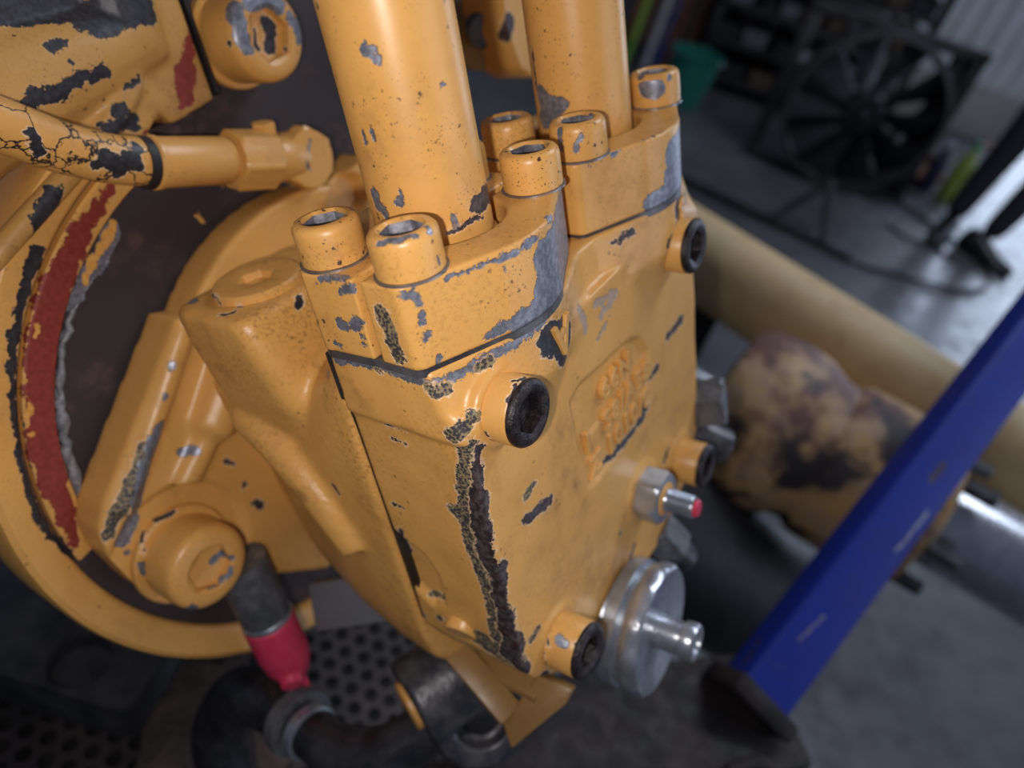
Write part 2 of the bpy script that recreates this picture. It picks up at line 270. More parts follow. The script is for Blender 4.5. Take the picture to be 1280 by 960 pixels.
def paint(name, base=YEL, rough=0.36, speck=0.5, dirt=0.35, jag=1.6, cast=0.25, chips=None, scuff=0.0, rim=0.8, crack=False, attr=False, dirtcol=(0.20, 0.095, 0.035), pits=0.25):
    m, nt, b = new_mat(name)
    P = position(nt)
    # broad dirt and tone
    n1 = noise_n(nt, P, 22, 5, 0.6)
    n2 = noise_n(nt, P, 110, 4, 0.6)
    colr = mix_n(nt, ramp_n(nt, n1, 0.35, 0.7), base, tuple(c * k for c, k in zip(base, (0.90, 0.86, 0.80))))
    grime = math_n(nt, 'MULTIPLY', ramp_n(nt, n1, 0.5, 0.72), ramp_n(nt, n2, 0.42, 0.68))
    colr = mix_n(nt, math_n(nt, 'MULTIPLY', grime, dirt), colr, dirtcol)
    # pin holes and specks
    wob = vec_n(nt, 'ADD', P, vec_n(nt, 'SCALE', vec_n(nt, 'SUBTRACT', noise_n(nt, P, 1400, 1, 0.5, 'Color'), (0.5, 0.5, 0.5)), scale=0.0012))
    vo = nt.nodes.new('ShaderNodeTexVoronoi'); vo.inputs['Scale'].default_value = 430
    nt.links.new(wob, vo.inputs['Vector'])
    sx = nt.nodes.new('ShaderNodeSeparateColor'); nt.links.new(vo.outputs['Color'], sx.inputs[0])
    thr = math_n(nt, 'MULTIPLY', math_n(nt, 'POWER', sx.outputs[0], 4.0), 0.36)
    sp = math_n(nt, 'MULTIPLY', ramp_n(nt, math_n(nt, 'SUBTRACT', vo.outputs['Distance'], thr), 0.02, -0.04), ramp_n(nt, noise_n(nt, P, 55, 3), 0.60 - 0.16 * speck, 0.68 - 0.16 * speck))
    colr = mix_n(nt, math_n(nt, 'MULTIPLY', sp, min(1.0, speck * 1.2)), colr, (0.07, 0.035, 0.02))
    vp = nt.nodes.new('ShaderNodeTexVoronoi'); vp.inputs['Scale'].default_value = 1150
    nt.links.new(wob, vp.inputs['Vector'])
    sy = nt.nodes.new('ShaderNodeSeparateColor'); nt.links.new(vp.outputs['Color'], sy.inputs[0])
    sp2 = math_n(nt, 'MULTIPLY', ramp_n(nt, math_n(nt, 'SUBTRACT', vp.outputs['Distance'], math_n(nt, 'MULTIPLY', math_n(nt, 'POWER', sy.outputs[0], 3.0), 0.42)), 0.03, -0.05), ramp_n(nt, noise_n(nt, P, 75, 3), 0.58 - 0.14 * speck, 0.70 - 0.14 * speck))
    colr = mix_n(nt, math_n(nt, 'MULTIPLY', sp2, min(1.0, speck)), colr, (0.09, 0.045, 0.025))
    # dirt caught in the grain of the casting
    pit = math_n(nt, 'MULTIPLY', ramp_n(nt, noise_n(nt, P, 620, 4, 0.7), 0.50, 0.62), ramp_n(nt, noise_n(nt, P, 34, 4, 0.6), 0.42, 0.62))
    colr = mix_n(nt, math_n(nt, 'MULTIPLY', pit, pits), colr, tuple(c * k for c, k in zip(base, (0.42, 0.36, 0.34))))
    rgh = math_n(nt, 'ADD', rough, math_n(nt, 'MULTIPLY', grime, 0.3))
    met = None
    height = math_n(nt, 'MULTIPLY', noise_n(nt, P, 260, 4, 0.6), cast)
    hmask = None
    # jagged coordinates
    j1 = vec_n(nt, 'SCALE', vec_n(nt, 'SUBTRACT', noise_n(nt, P, 190, 2, 0.5, 'Color'), (0.5, 0.5, 0.5)), scale=jag * 0.0034)
    j2 = vec_n(nt, 'SCALE', vec_n(nt, 'SUBTRACT', noise_n(nt, P, 900, 2, 0.6, 'Color'), (0.5, 0.5, 0.5)), scale=jag * 0.0013)
    Q = vec_n(nt, 'ADD', vec_n(nt, 'ADD', P, j1), j2)
    allch = list(CHIPS.get(name, [])) + list(chips or [])
    kinds = []
    for k, caps in allch:
        kinds.append((k, caps))
    if attr:
        js = math_n(nt, 'ADD', math_n(nt, 'MULTIPLY', math_n(nt, 'SUBTRACT', noise_n(nt, P, 190, 2, 0.5), 0.5), jag * 0.0034),
                    math_n(nt, 'MULTIPLY', math_n(nt, 'SUBTRACT', noise_n(nt, P, 800, 3, 0.65), 0.5), jag * 0.0024))
    for i_, (k, caps) in enumerate(kinds):
        if attr:
            an = nt.nodes.new('ShaderNodeAttribute'); an.attribute_name = f'chip{i_}'
            d = math_n(nt, 'ADD', an.outputs['Fac'], js)
        else:
            d = cap_field(nt, Q, caps)
        mask = ramp_n(nt, d, 0.00012, -0.00012)
        ca, cb, mt, rg = LAYERS[k]
        tex = ramp_n(nt, noise_n(nt, P, 420, 4, 0.65), 0.42, 0.6)
        if k == 's':
            v2 = nt.nodes.new('ShaderNodeTexVoronoi'); v2.inputs['Scale'].default_value = 900
            nt.links.new(P, v2.inputs['Vector'])
            tex = ramp_n(nt, math_n(nt, 'ADD', v2.outputs['Distance'], math_n(nt, 'MULTIPLY', noise_n(nt, P, 160, 3), 0.7)), 0.80, 1.0)
        if rim > 0 and k in 'dsb':
            edge = math_n(nt, 'MULTIPLY', ramp_n(nt, d, 0.00075, 0.00045), rim)
            colr = mix_n(nt, edge, colr, (0.80, 0.55, 0.32))
        lay = mix_n(nt, tex, ca, cb)
        if k == 'd':
            lay = mix_n(nt, ramp_n(nt, noise_n(nt, P, 150, 3), 0.56, 0.66), lay, (0.055, 0.014, 0.014))
        colr = mix_n(nt, mask, colr, lay)
        rgh = math_n(nt, 'ADD', math_n(nt, 'MULTIPLY', rgh, math_n(nt, 'SUBTRACT', 1.0, mask)), math_n(nt, 'MULTIPLY', mask, rg))
        mm_ = math_n(nt, 'MULTIPLY', mask, mt)
        met = mm_ if met is None else math_n(nt, 'ADD', math_n(nt, 'MULTIPLY', met, math_n(nt, 'SUBTRACT', 1.0, mask)), mm_)
        if k != 'y':
            hmask = ramp_n(nt, d, 0.0003, -0.0003) if hmask is None else math_n(nt, 'MAXIMUM', hmask, ramp_n(nt, d, 0.0003, -0.0003))
    if scuff > 0:
        fs = ramp_n(nt, noise_n(nt, P, 300, 5, 0.7), 0.70 - scuff * 0.1, 0.72 - scuff * 0.1)
        colr = mix_n(nt, fs, colr, (0.16, 0.14, 0.13))
    if crack:
        v3 = nt.nodes.new('ShaderNodeTexVoronoi'); v3.feature = 'DISTANCE_TO_EDGE'; v3.inputs['Scale'].default_value = 95
        nt.links.new(Q, v3.inputs['Vector'])
        ck = ramp_n(nt, v3.outputs['Distance'], 0.035, 0.02)
        colr = mix_n(nt, ck, colr, (0.02, 0.018, 0.02))
        hmask = ck if hmask is None else math_n(nt, 'MAXIMUM', hmask, ck)
    if hmask is not None:
        height = math_n(nt, 'SUBTRACT', height, math_n(nt, 'MULTIPLY', hmask, 0.55))
    sockin(nt, b.inputs['Base Color'], colr)
    sockin(nt, b.inputs['Roughness'], rgh)
    if met is not None: sockin(nt, b.inputs['Metallic'], met)
    bump(nt, b, height, 0.9, 0.0006)
    return m

def plain(name, c1, c2, rough=0.5, metal=0.0, scale=60, bumpy=0.2, dist=0.001, spec=0.5, lo=0.4, hi=0.65):
    m, nt, b = new_mat(name)
    P = position(nt)
    n = noise_n(nt, P, scale, 5, 0.62)
    sockin(nt, b.inputs['Base Color'], mix_n(nt, ramp_n(nt, n, lo, hi), c1, c2))
    sockin(nt, b.inputs['Roughness'], ramp_n(nt, noise_n(nt, P, scale * 2.3, 3), 0.3, 0.7, rough * 0.82, min(1, rough * 1.18)))
    b.inputs['Metallic'].default_value = metal
    b.inputs['Specular IOR Level'].default_value = spec
    if bumpy: bump(nt, b, noise_n(nt, P, scale * 4, 4), bumpy, dist)
    return m

# ------------------------------------------------------------------ mesh helpers
class MB:
    def __init__(s): s.v = []; s.f = []
    def add(s, verts, faces):
        o = len(s.v)
        s.v += [Vector(v) for v in verts]
        s.f += [tuple(i + o for i in f) for f in faces]
        return s
    def xf(s, M):
        s.v = [M @ v for v in s.v]; return s

def basis(d):
    d = Vector(d).normalized()
    t = Vector((0, 0, 1)) if abs(d.z) < 0.9 else Vector((0, 1, 0))
    u = (t - d * t.dot(d)).normalized()
    return d, u, d.cross(u)

def rings(mb, rs, close=(True, True)):
    """loft through rings (lists of points of the same length)"""
    n = len(rs[0]); vs = [p for r in rs for p in r]; fs = []
    for i in range(len(rs) - 1):
        for k in range(n):
            a = i * n + k; b = i * n + (k + 1) % n
            fs.append((a, b, b + n, a + n))
    if close[0]: fs.append(tuple(reversed(range(n))))
    if close[1]: fs.append(tuple((len(rs) - 1) * n + k for k in range(n)))
    return mb.add(vs, fs)

def lathe(mb, c, d, prof, n=48, close=(True, True), rfun=None):
    """prof: (radius, height along d)"""
    d, u, w = basis(d); c = Vector(c); rs = []
    for r, h in prof:
        ring = []
        for k in range(n):
            a = 2 * math.pi * k / n
            rr = rfun(r, h, k) if rfun else r
            ring.append(c + d * h + (u * math.cos(a) + w * math.sin(a)) * rr)
        rs.append(ring)
    return rings(mb, rs, close)

def hexr(k, n, af, ph=0.0):
    a = (2 * math.pi * k / n + ph) % (math.pi / 3) - math.pi / 6
    return af / 2 / math.cos(a)

def tube(mb, pts, r, n=16, close=(True, True)):
    pts = [Vector(p) for p in pts]; rs = []
    rr = r if isinstance(r, (list, tuple)) else [r] * len(pts)
    d = (pts[1] - pts[0]).normalized(); _, u, w = basis(d)
    for i, p in enumerate(pts):
        t = (pts[min(i + 1, len(pts) - 1)] - pts[max(i - 1, 0)]).normalized()
        u = (u - t * u.dot(t)).normalized(); w = t.cross(u)
        rs.append([p + (u * math.cos(2 * math.pi * k / n) + w * math.sin(2 * math.pi * k / n)) * rr[i] for k in range(n)])
    return rings(mb, rs, close)

def spline(pts, n=8):
    pts = [Vector(p) for p in pts]; out = []
    P = [pts[0] * 2 - pts[1]] + pts + [pts[-1] * 2 - pts[-2]]
    for i in range(1, len(P) - 2):
        for k in range(n):
            t = k / n; a, b, c, d = P[i - 1], P[i], P[i + 1], P[i + 2]
            out.append(0.5 * ((2 * b) + (c - a) * t + (2 * a - 5 * b + 4 * c - d) * t * t + (3 * b - a - 3 * c + d) * t ** 3))
    out.append(pts[-1]); return out

def prism(mb, poly, axis, lo, hi):
    """extrude a polygon along an axis; poly in the other two coordinates (x: (y,z), y: (x,z), z: (x,y))"""
    def P(q, h):
        return {'x': (h, q[0], q[1]), 'y': (q[0], h, q[1]), 'z': (q[0], q[1], h)}[axis]
    ar = sum(poly[i][0] * poly[(i + 1) % len(poly)][1] - poly[(i + 1) % len(poly)][0] * poly[i][1] for i in range(len(poly)))
    if (ar < 0) != (axis == 'y'): poly = list(reversed(poly))
    return rings(mb, [[P(q, lo) for q in poly], [P(q, hi) for q in poly]])

def box(mb, lo, hi):
    return prism(mb, [(lo[0], lo[1]), (hi[0], lo[1]), (hi[0], hi[1]), (lo[0], hi[1])], 'z', lo[2], hi[2])

def beam(mb, a, b, w, h, up=(0, 0, 1)):
    a = Vector(a); b = Vector(b); d = (b - a).normalized(); up = Vector(up)
    s = d.cross(up).normalized(); u = s.cross(d)
    q = [(-w / 2, -h / 2), (w / 2, -h / 2), (w / 2, h / 2), (-w / 2, h / 2)]
    return rings(mb, [[a + s * x + u * y for x, y in q], [b + s * x + u * y for x, y in q]])

def arc(cx, cy, r, a0, a1, n=16):
    return [(cx + r * math.cos(math.radians(a0 + (a1 - a0) * i / n)), cy + r * math.sin(math.radians(a0 + (a1 - a0) * i / n))) for i in range(n + 1)]

WM = {}
def to_mesh(name, mb, bev=0.0, seg=2, ang=32, sharp=40):
    me = bpy.data.meshes.new(name)
    bm = bmesh.new()
    vs = [bm.verts.new(v) for v in mb.v]
    for f in mb.f:
        try: bm.faces.new([vs[i] for i in f])
        except ValueError: pass
    bmesh.ops.recalc_face_normals(bm, faces=bm.faces)
    if bev > 0:
        es = [e for e in bm.edges if len(e.link_faces) == 2 and e.calc_face_angle(0) > math.radians(ang)]
        bmesh.ops.bevel(bm, geom=es, offset=bev, segments=seg, affect='EDGES', profile=0.5, clamp_overlap=True)
    for f in bm.faces: f.smooth = True
    bm.to_mesh(me); bm.free()
    me.set_sharp_from_angle(angle=math.radians(sharp))
    return me

def remeshed(name, mbs, voxel, smooth=4, extra=None):
    """union of closed shells as one soft casting (coordinates in metres)"""
    me = bpy.data.meshes.new(name + '_raw')
    vs = []; fs = []
    for mb in mbs:
        o = len(vs); vs += [tuple(v) for v in mb.v]; fs += [tuple(i + o for i in f) for f in mb.f]
    me.from_pydata(vs, [], fs)
    bm = bmesh.new(); bm.from_mesh(me); bmesh.ops.recalc_face_normals(bm, faces=bm.faces); bm.to_mesh(me); bm.free()
    o = bpy.data.objects.new(name + '_raw', me); col.objects.link(o)
    r = o.modifiers.new('r', 'REMESH'); r.mode = 'VOXEL'; r.voxel_size = voxel; r.use_smooth_shade = True
    if smooth:
        s = o.modifiers.new('s', 'SMOOTH'); s.factor = 0.5; s.iterations = smooth
    dg = bpy.context.evaluated_depsgraph_get()
    out = bpy.data.meshes.new_from_object(o.evaluated_get(dg))
    out.name = name
    bpy.data.objects.remove(o); bpy.data.meshes.remove(me)
    if extra:
        for v in out.vertices: v.co = extra(v.co)
    for p in out.polygons: p.use_smooth = True
    return out

def store_chips(me, matname, org):
    """distance from every vertex to the places where the paint has come off"""
    n = len(me.vertices); co = np.empty(n * 3, np.float32); me.vertices.foreach_get('co', co)
    P = co.reshape(-1, 3).astype(np.float64) * 1000 + np.array(org, float)
    for i, (k, caps) in enumerate(CHIPS.get(matname, [])):
        d = np.full(n, 1e3)
        for a, b, r in caps:
            a = np.array(a, float); ba = np.array(b, float) - a; L = ba.dot(ba)
            pa = P - a
            h = np.clip(pa @ ba / L, 0, 1) if L > 1e-6 else np.zeros(n)
            d = np.minimum(d, np.linalg.norm(pa - h[:, None] * ba, axis=1) - r)
        at = me.attributes.new(f'chip{i}', 'FLOAT', 'POINT')
        at.data.foreach_set('value', (d * 0.001).astype(np.float32))

def place(name, me, mat, parent=None, M=None, label=None, cat=None, group=None, kind=None):
    o = bpy.data.objects.new(name, me)
    col.objects.link(o)
    M = M or Matrix.Identity(4)
    WM[o.name] = M
    if parent is not None:
        o.parent = parent
        o.matrix_local = WM[parent.name].inverted() @ M
    else:
        o.matrix_world = M
    if mat is not None and me is not None:
        if not me.materials: me.materials.append(mat)
    if label: o['label'] = label
    if cat: o['category'] = cat
    if group: o['group'] = group
    if kind: o['kind'] = kind
    return o

ATTR_MATS = {'paint_cover', 'paint_clamps'}
def scale_mb(mb, s, org):
    org = Vector(org)
    mb.v = [(v - org) * s for v in mb.v]; return mb

def pobj(name, mb, mat, parent=None, org=(0, 0, 0), bev=0.0, seg=2, ang=32, sharp=40, **kw):
    """object in the pump frame; mb in absolute pump millimetres, org = its origin"""
    scale_mb(mb, MM, org)
    me = to_mesh(name, mb, bev * MM, seg, ang, sharp)
    return place(name, me, mat, parent, MP @ Matrix.Translation(Vector(org) * MM), **kw)

def pcast(name, mbs, mat, parent=None, org=(0, 0, 0), voxel=1.5, smooth=4, extra=None, **kw):
    for mb in mbs: scale_mb(mb, MM, org)
    me = remeshed(name, mbs, voxel * MM, smooth, extra)
    if mat.name in ATTR_MATS: store_chips(me, mat.name, org)
    return place(name, me, mat, parent, MP @ Matrix.Translation(Vector(org) * MM), **kw)

def pempty(name, org, **kw):
    return place(name, None, None, None, MP @ Matrix.Translation(Vector(org) * MM), **kw)

def wobj(name, mb, mat, parent=None, org=(0, 0, 0), bev=0.0, seg=2, ang=32, sharp=40, **kw):
    """object in the world frame; mb in absolute metres"""
    scale_mb(mb, 1.0, org)
    me = to_mesh(name, mb, bev, seg, ang, sharp)
    return place(name, me, mat, parent, Matrix.Translation(Vector(org)), **kw)

def wempty(name, org, **kw):
    return place(name, None, None, None, Matrix.Translation(Vector(org)), **kw)

# ================================================================== materials shared by the machine
M_DARK = plain('dark_oily_steel', (0.012, 0.012, 0.014), (0.035, 0.033, 0.035), 0.5, 0.3, 40, 0.3)
M_STEEL = plain('bare_steel', (0.20, 0.21, 0.24), (0.34, 0.35, 0.39), 0.36, 0.75, 180, 0.15, 0.0005)
M_SOCKET = plain('socket_steel', (0.14, 0.14, 0.16), (0.42, 0.42, 0.46), 0.45, 0.5, 160, 0.3, 0.0006)
M_ZINC = plain('zinc_plated_steel', (0.34, 0.37, 0.41), (0.46, 0.49, 0.54), 0.34, 0.75, 90, 0.08, 0.0005)
M_CHROME = plain('chrome_steel', (0.40, 0.42, 0.46), (0.52, 0.54, 0.58), 0.3, 0.75, 60, 0.0)
M_PLUGEND = plain('oily_black_plug', (0.010, 0.008, 0.009), (0.05, 0.035, 0.035), 0.33, 0.4, 300, 0.5, 0.0008)
M_REDCAP = plain('red_plastic', (0.60, 0.035, 0.085), (0.66, 0.055, 0.11), 0.42, 0.0, 120, 0.15, 0.0005)
M_RUBBER = plain('black_rubber', (0.010, 0.010, 0.012), (0.022, 0.022, 0.025), 0.55, 0.0, 80, 0.2)
M_WET = plain('wet_black_hose', (0.014, 0.014, 0.017), (0.04, 0.04, 0.046), 0.32, 0.1, 60, 0.3)
M_GREYFIT = plain('dull_grey_fitting', (0.10, 0.105, 0.115), (0.19, 0.19, 0.20), 0.5, 0.45, 120, 0.3, 0.0006)
M_OIL = plain('dirty_oily_fitting', (0.045, 0.045, 0.052), (0.13, 0.125, 0.13), 0.38, 0.4, 70, 0.4)
M_SEAL = plain('grey_sealant', (0.13, 0.13, 0.14), (0.30, 0.29, 0.30), 0.3, 0.0, 300, 0.4, 0.001)

P_COVER = paint('paint_cover', attr=True, speck=0.45, dirt=0.75, cast=0.32, pits=0.3)
P_HOUSE = paint('paint_housing', speck=0.5, dirt=0.8, cast=0.75, pits=0.75)
P_FLANGE = paint('paint_mounting_flange', speck=0.2, dirt=0.4, cast=0.25)
P_BOLT = paint('paint_bolts', speck=0.9, dirt=0.4, cast=0.12, jag=1.1, pits=0.35)
P_CLAMP = paint('paint_clamps', attr=True, speck=0.75, dirt=0.45, cast=0.15, jag=1.5, pits=0.3)
P_PIPE = paint('paint_pipes', speck=0.75, dirt=0.45, pits=0.12, cast=0.05, rough=0.34, rim=0.3)
P_PLUG = paint('paint_plugs', speck=0.25, dirt=0.5, cast=0.1)
P_HOSE = paint('paint_hose', speck=0.2, dirt=0.2, cast=0.1, crack=True, rough=0.42)
P_FIT = paint('paint_hose_fitting', speck=0.4, dirt=0.45, cast=0.15)
P_RING = paint('paint_housing_ring', speck=0.5, dirt=0.5, cast=0.3, jag=2.0, rim=0.2)
P_LUG = paint('paint_housing_lug', base=(0.52, 0.29, 0.085), speck=0.7, dirt=0.8, cast=0.4, jag=2.4, rim=0.15)
P_MBOLT = paint('paint_mounting_bolts', speck=0.3, dirt=0.4, cast=0.15)
P_PLATE = paint('paint_dark_plate', base=(0.034, 0.023, 0.025), rough=0.7, speck=0.0, dirt=1.0, dirtcol=(0.15, 0.085, 0.075), pits=0.0, cast=0.3, rim=0.0)
P_BRK = paint('paint_bracket', base=(0.30, 0.17, 0.055), speck=0.4, dirt=0.9, cast=0.2)

# ================================================================== bolts
def cap_bolt(parent, c, d, R, H, AF, mat, smat, depth=6.5, knurl=False, name='socket_bolt', washer=None, hexturn=0.0):
    n = 96
    def rf(r, h, k):
        if knurl and 1.2 < h < H - 3.0: return r + (0.13 if k % 2 else -0.13)
        return r
    e = R * 0.24
    prof = [(R - 0.7, 0), (R, 0.7), (R, 1.3), (R, H * 0.5), (R, H - e - 0.2), (R - e * 0.12, H - e * 0.55), (R - e * 0.42, H - e * 0.17), (R - e * 1.0, H), (AF * 0.62, H)]
    mb = MB(); lathe(mb, c, d, prof, n, (True, False), rf)
    dd, u, w = basis(d); c = Vector(c)
    def hexring(h, k0=1.0):
        return [c + dd * h + (u * math.cos(2 * math.pi * k / n) + w * math.sin(2 * math.pi * k / n)) * hexr(k, n, AF * k0, hexturn) for k in range(n)]
    circ = [c + dd * H + (u * math.cos(2 * math.pi * k / n) + w * math.sin(2 * math.pi * k / n)) * AF * 0.62 for k in range(n)]
    rings(mb, [circ, hexring(H - 0.9)], (False, False))
    b = pobj(name, mb, mat, parent, c)
    hb = MB(); rings(hb, [hexring(H - 0.9), hexring(H - depth), hexring(H - depth - 1.2, 0.3)], (False, True))
    pobj('hex_socket', hb, smat, b, c, sharp=25)
    return b

# ================================================================== split flange clamps on the two ports
T = 28.5
def half_outline(near):
    o = [(4.8, -44.2), (18.5, -44.8), (20.8, -43.4), (33.4, -17.5)] + [(38.0 * math.cos(math.radians(a)), 38.0 * math.sin(math.radians(a))) for a in range(-24, 25, 6)] + [(33.4, 17.5), (20.8, 43.4), (18.5, 44.8), (4.8, 44.2)]
    r = 22.0
    a0 = math.degrees(math.acos(4.8 / r))
    inner = [(r * math.cos(math.radians(a)), r * math.sin(math.radians(a))) for a in [a0 - i * (2 * a0) / 22 for i in range(23)]]
    o = o + inner
    if near: return o
    f = [(1.2, -44.2), (-19.5, -45.2), (-22.2, -43.6), (-33.4, -17.5)] + [(-38.0 * math.cos(math.radians(a)), 38.0 * math.sin(math.radians(a))) for a in range(-24, 25, 6)] + [(-33.4, 17.5), (-22.2, 43.6), (-19.5, 45.2), (1.2, 44.2)]
    a0 = math.degrees(math.acos(-1.2 / r))
    return f + [(-r * math.cos(math.radians(a)), r * math.sin(math.radians(a))) for a in [a0 - i * (2 * a0) / 22 for i in range(23)]]

CLAMP_LABELS = {
    (0, True): 'worn yellow clamp half nearest the camera, bare grey metal over its rounded right side',
    (0, False): 'yellow clamp half behind the near pipe, grooved grey mark on its left end',
    (1, True): 'yellow clamp half in front of the far pipe, grey worn strip down its right edge',
    (1, False): 'yellow clamp half behind the far pipe, mostly hidden, one bolt showing',
}
DY = 99.8
for k, y0 in ((0, 0.0), (1, DY)):
    for near in (True, False):
        org = (16 if near else -16, y0, 0)
        e = pempty('flange_clamp_half', org, label=CLAMP_LABELS[(k, near)], cat='pipe clamp', group='split clamp halves on the pump ports')
        ol = [(x, y + y0) for x, y in half_outline(near)]
        mb = MB(); prism(mb, ol, 'z', 0.3, T)
        if not near and k == 0: pass
        pcast('clamp_body', [mb], P_CLAMP, e, org, voxel=0.85, smooth=3)
        for s in (-1, 1):
            bx = 15.9 if near else -15.9
            cap_bolt(e, (bx, y0 + s * 33.35, T), (0, 0, 1), 10.5, 13.6, 11.6, P_BOLT, M_SOCKET, 6.5, knurl=(k == 1 and near), hexturn=0.3 * s + k)
            # fitted washer face under the head
            wb = MB(); lathe(wb, (bx, y0 + s * 33.35, T - 0.2), (0, 0, 1), [(11.3, 0), (11.3, 0.6), (10.2, 0.7)], 48)
            pobj('bolt_seat', wb, M_STEEL, e, (bx, y0 + s * 33.35, T))

# pipes rising from the clamps
for k, (x0, y0, lab) in enumerate(((-1.5, -1.0, 'thick yellow steel pipe nearest the camera with two grey paint chips'),
                                  (-0.5, DY, 'thick yellow steel pipe farther back with grey bare patch at its foot'))):
    e = pempty('hydraulic_pipe', (x0, y0, 6), label=lab, cat='pipe', group='steel pipes on the pump ports')
    mb = MB()
    R = 19.3
    rs = []
    d, u, w = basis((0, 0, 1))
    path = [Vector((x0, y0, z)) for z in (24, 24.6, 60, 110, 160, 210)]
    # the pipe bends away far above the frame
    for i in range(1, 13):
        a = math.radians(i * 7.5)
        path.append(Vector((x0 - 75 * (1 - math.cos(a)), y0, 210 + 75 * math.sin(a))))
    path.append(path[-1] + Vector((-120, 0, 0)))
    tube(mb, path, [R - 0.7] + [R] * (len(path) - 1), 72)
    pobj('pipe_wall', mb, P_PIPE, e, (x0, y0, 6))
    mb = MB(); lathe(mb, (x0, y0, 2), (0, 0, 1), [(21.0, 0), (21.0, 20), (20.0, 21.5), (18.5, 22.0)], 64)
    pobj('pipe_collar', mb, P_PIPE, e, (x0, y0, 2))

# ================================================================== the pump
pump = pempty('hydraulic_pump', (-163, 48, -95), label='yellow cast hydraulic pump with flaking paint bolted to dark round plate', cat='pump')

# --- end cover: slab plus the raised port band, cast as one piece
def in_poly_d(p, poly):
    """signed distance (negative inside) to a convex-ish polygon"""
    x, y = p; ins = False; best = 1e9
    for i in range(len(poly)):
        ax, ay = poly[i]; bx, by = poly[(i + 1) % len(poly)]
        if (ay > y) != (by > y) and x < (bx - ax) * (y - ay) / (by - ay) + ax: ins = not ins
        dx, dy = bx - ax, by - ay
        t = max(0, min(1, ((x - ax) * dx + (y - ay) * dy) / (dx * dx + dy * dy)))
        best = min(best, math.hypot(x - ax - dx * t, y - ay - dy * t))
    return -best if ins else best

PLATE_POLY = [(17, -50), (26, -46.5), (68, -50.5), (77, -55), (84, -66), (84, -92), (79, -97), (28, -101), (21, -98), (18, -76)]
def sst(a, b, x):
    t = max(0.0, min(1.0, (x - a) / (b - a))); return t * t * (3 - 2 * t)

slab = MB()
prof = [(-42, -16), (-42, -143), (-37, -155), (-20, -172), (0, -182), (50, -190), (95, -186), (122, -170), (137, -146), (137.5, -16)]
COVER_PROF = list(prof)
prism(slab, prof, 'x', -22.4, 30)
band = MB()
def band_ring(z, bulge, endx, gx, out):
    pts = [(-22.6, -42.6 - out), (0, -42.8 - out), (endx - 3, -43.2 - out), (endx, -42 - out)]
    def one(y0, first, last):
        q = [(33.0 + bulge - 0.5, y0 - 19)] + [((36.6 + bulge) * math.cos(math.radians(a)), y0 + 38 * math.sin(math.radians(a))) for a in range(-24, 25, 8)] + [(33.0 + bulge - 0.5, y0 + 19)]
        return q
    pts += one(0, 1, 0) + [(gx, 44), (gx, 56)] + one(DY, 0, 1)
    pts += [(endx, 141 + out), (endx - 3, 142 + out), (0, 142 + out), (-22.6, 142 + out)]
    return pts
bands = [(-0.6, 1.0, 21.5, 24, 0.3), (-14, 1.0, 25.5, 25.5, 0.9), (-22, 0.6, 30.5, 27.5, 1.2), (-25.5, -0.5, 30.5, 28.5, 1.3), (-28, -1.5, 30.3, 29, -0.6), (-36, -4.5, 29, 29, -1.0), (-46, -7.2, 28, 28, -2)]
rings(band, [[(x, y, b[0]) for x, y in band_ring(*b)] for b in bands])
bosses = MB()
lathe(bosses, (10, -24.5, -22.6), (1, 0, 0), [(14.5, 0), (14.5, 21.6), (13.6, 22.2)], 40)
lathe(bosses, (10, 106.9, -24.3), (1, 0, 0), [(14.5, 0), (14.5, 21.6), (13.6, 22.2)], 40)
lathe(bosses, (10, -17.8, -150.3), (1, 0, 0), [(15.5, 0), (15.5, 20.6), (14.6, 21.4)], 40)
lathe(bosses, (10, 110.4, -151.3), (1, 0, 0), [(15.5, 0), (15.5, 20.6), (14.6, 21.4)], 40)
lathe(bosses, (10, 66, -137.5), (1, 0, 0), [(16, 0), (16, 21.2), (13, 22)], 40)
def cover_disp(co):
    x, y, z = co.x * 1000, co.y * 1000, co.z * 1000
    if x > 22 and -112 < z < -36 and 5 < y < 95:
        d = in_poly_d((y, z), PLATE_POLY)
        dep = 2.7 * (1 - sst(-3.2, 0.8, d)) if z > -75 or y < 30 else 1.7 * (1 - sst(-2.4, 0.6, d))
        # the pocket is deepest along its top left edge
        dep *= 0.55 + 0.45 * sst(-100, -52, z)
        x -= dep
    if x > 25:
        x += 0.55 * (mnoise.noise((y * 0.05, z * 0.05, 3.1)) )
    if y < -38:
        y += 0.5 * mnoise.noise((x * 0.07, z * 0.07, 1.7))
        # hollow at the foot of the left side
        if x < 14:
            d = in_poly_d((x, z), [(-24, -84), (-9, -92), (-3, -104), (-4, -122), (-12, -128), (-24, -120)])
            y += 3.2 * (1 - sst(-4, 0.5, d))
    return Vector((x, y, z)) * MM
cover = pcast('end_cover', [slab, band, bosses], P_COVER, pump, (0, 0, 0), voxel=1.15, smooth=5, extra=cover_disp)

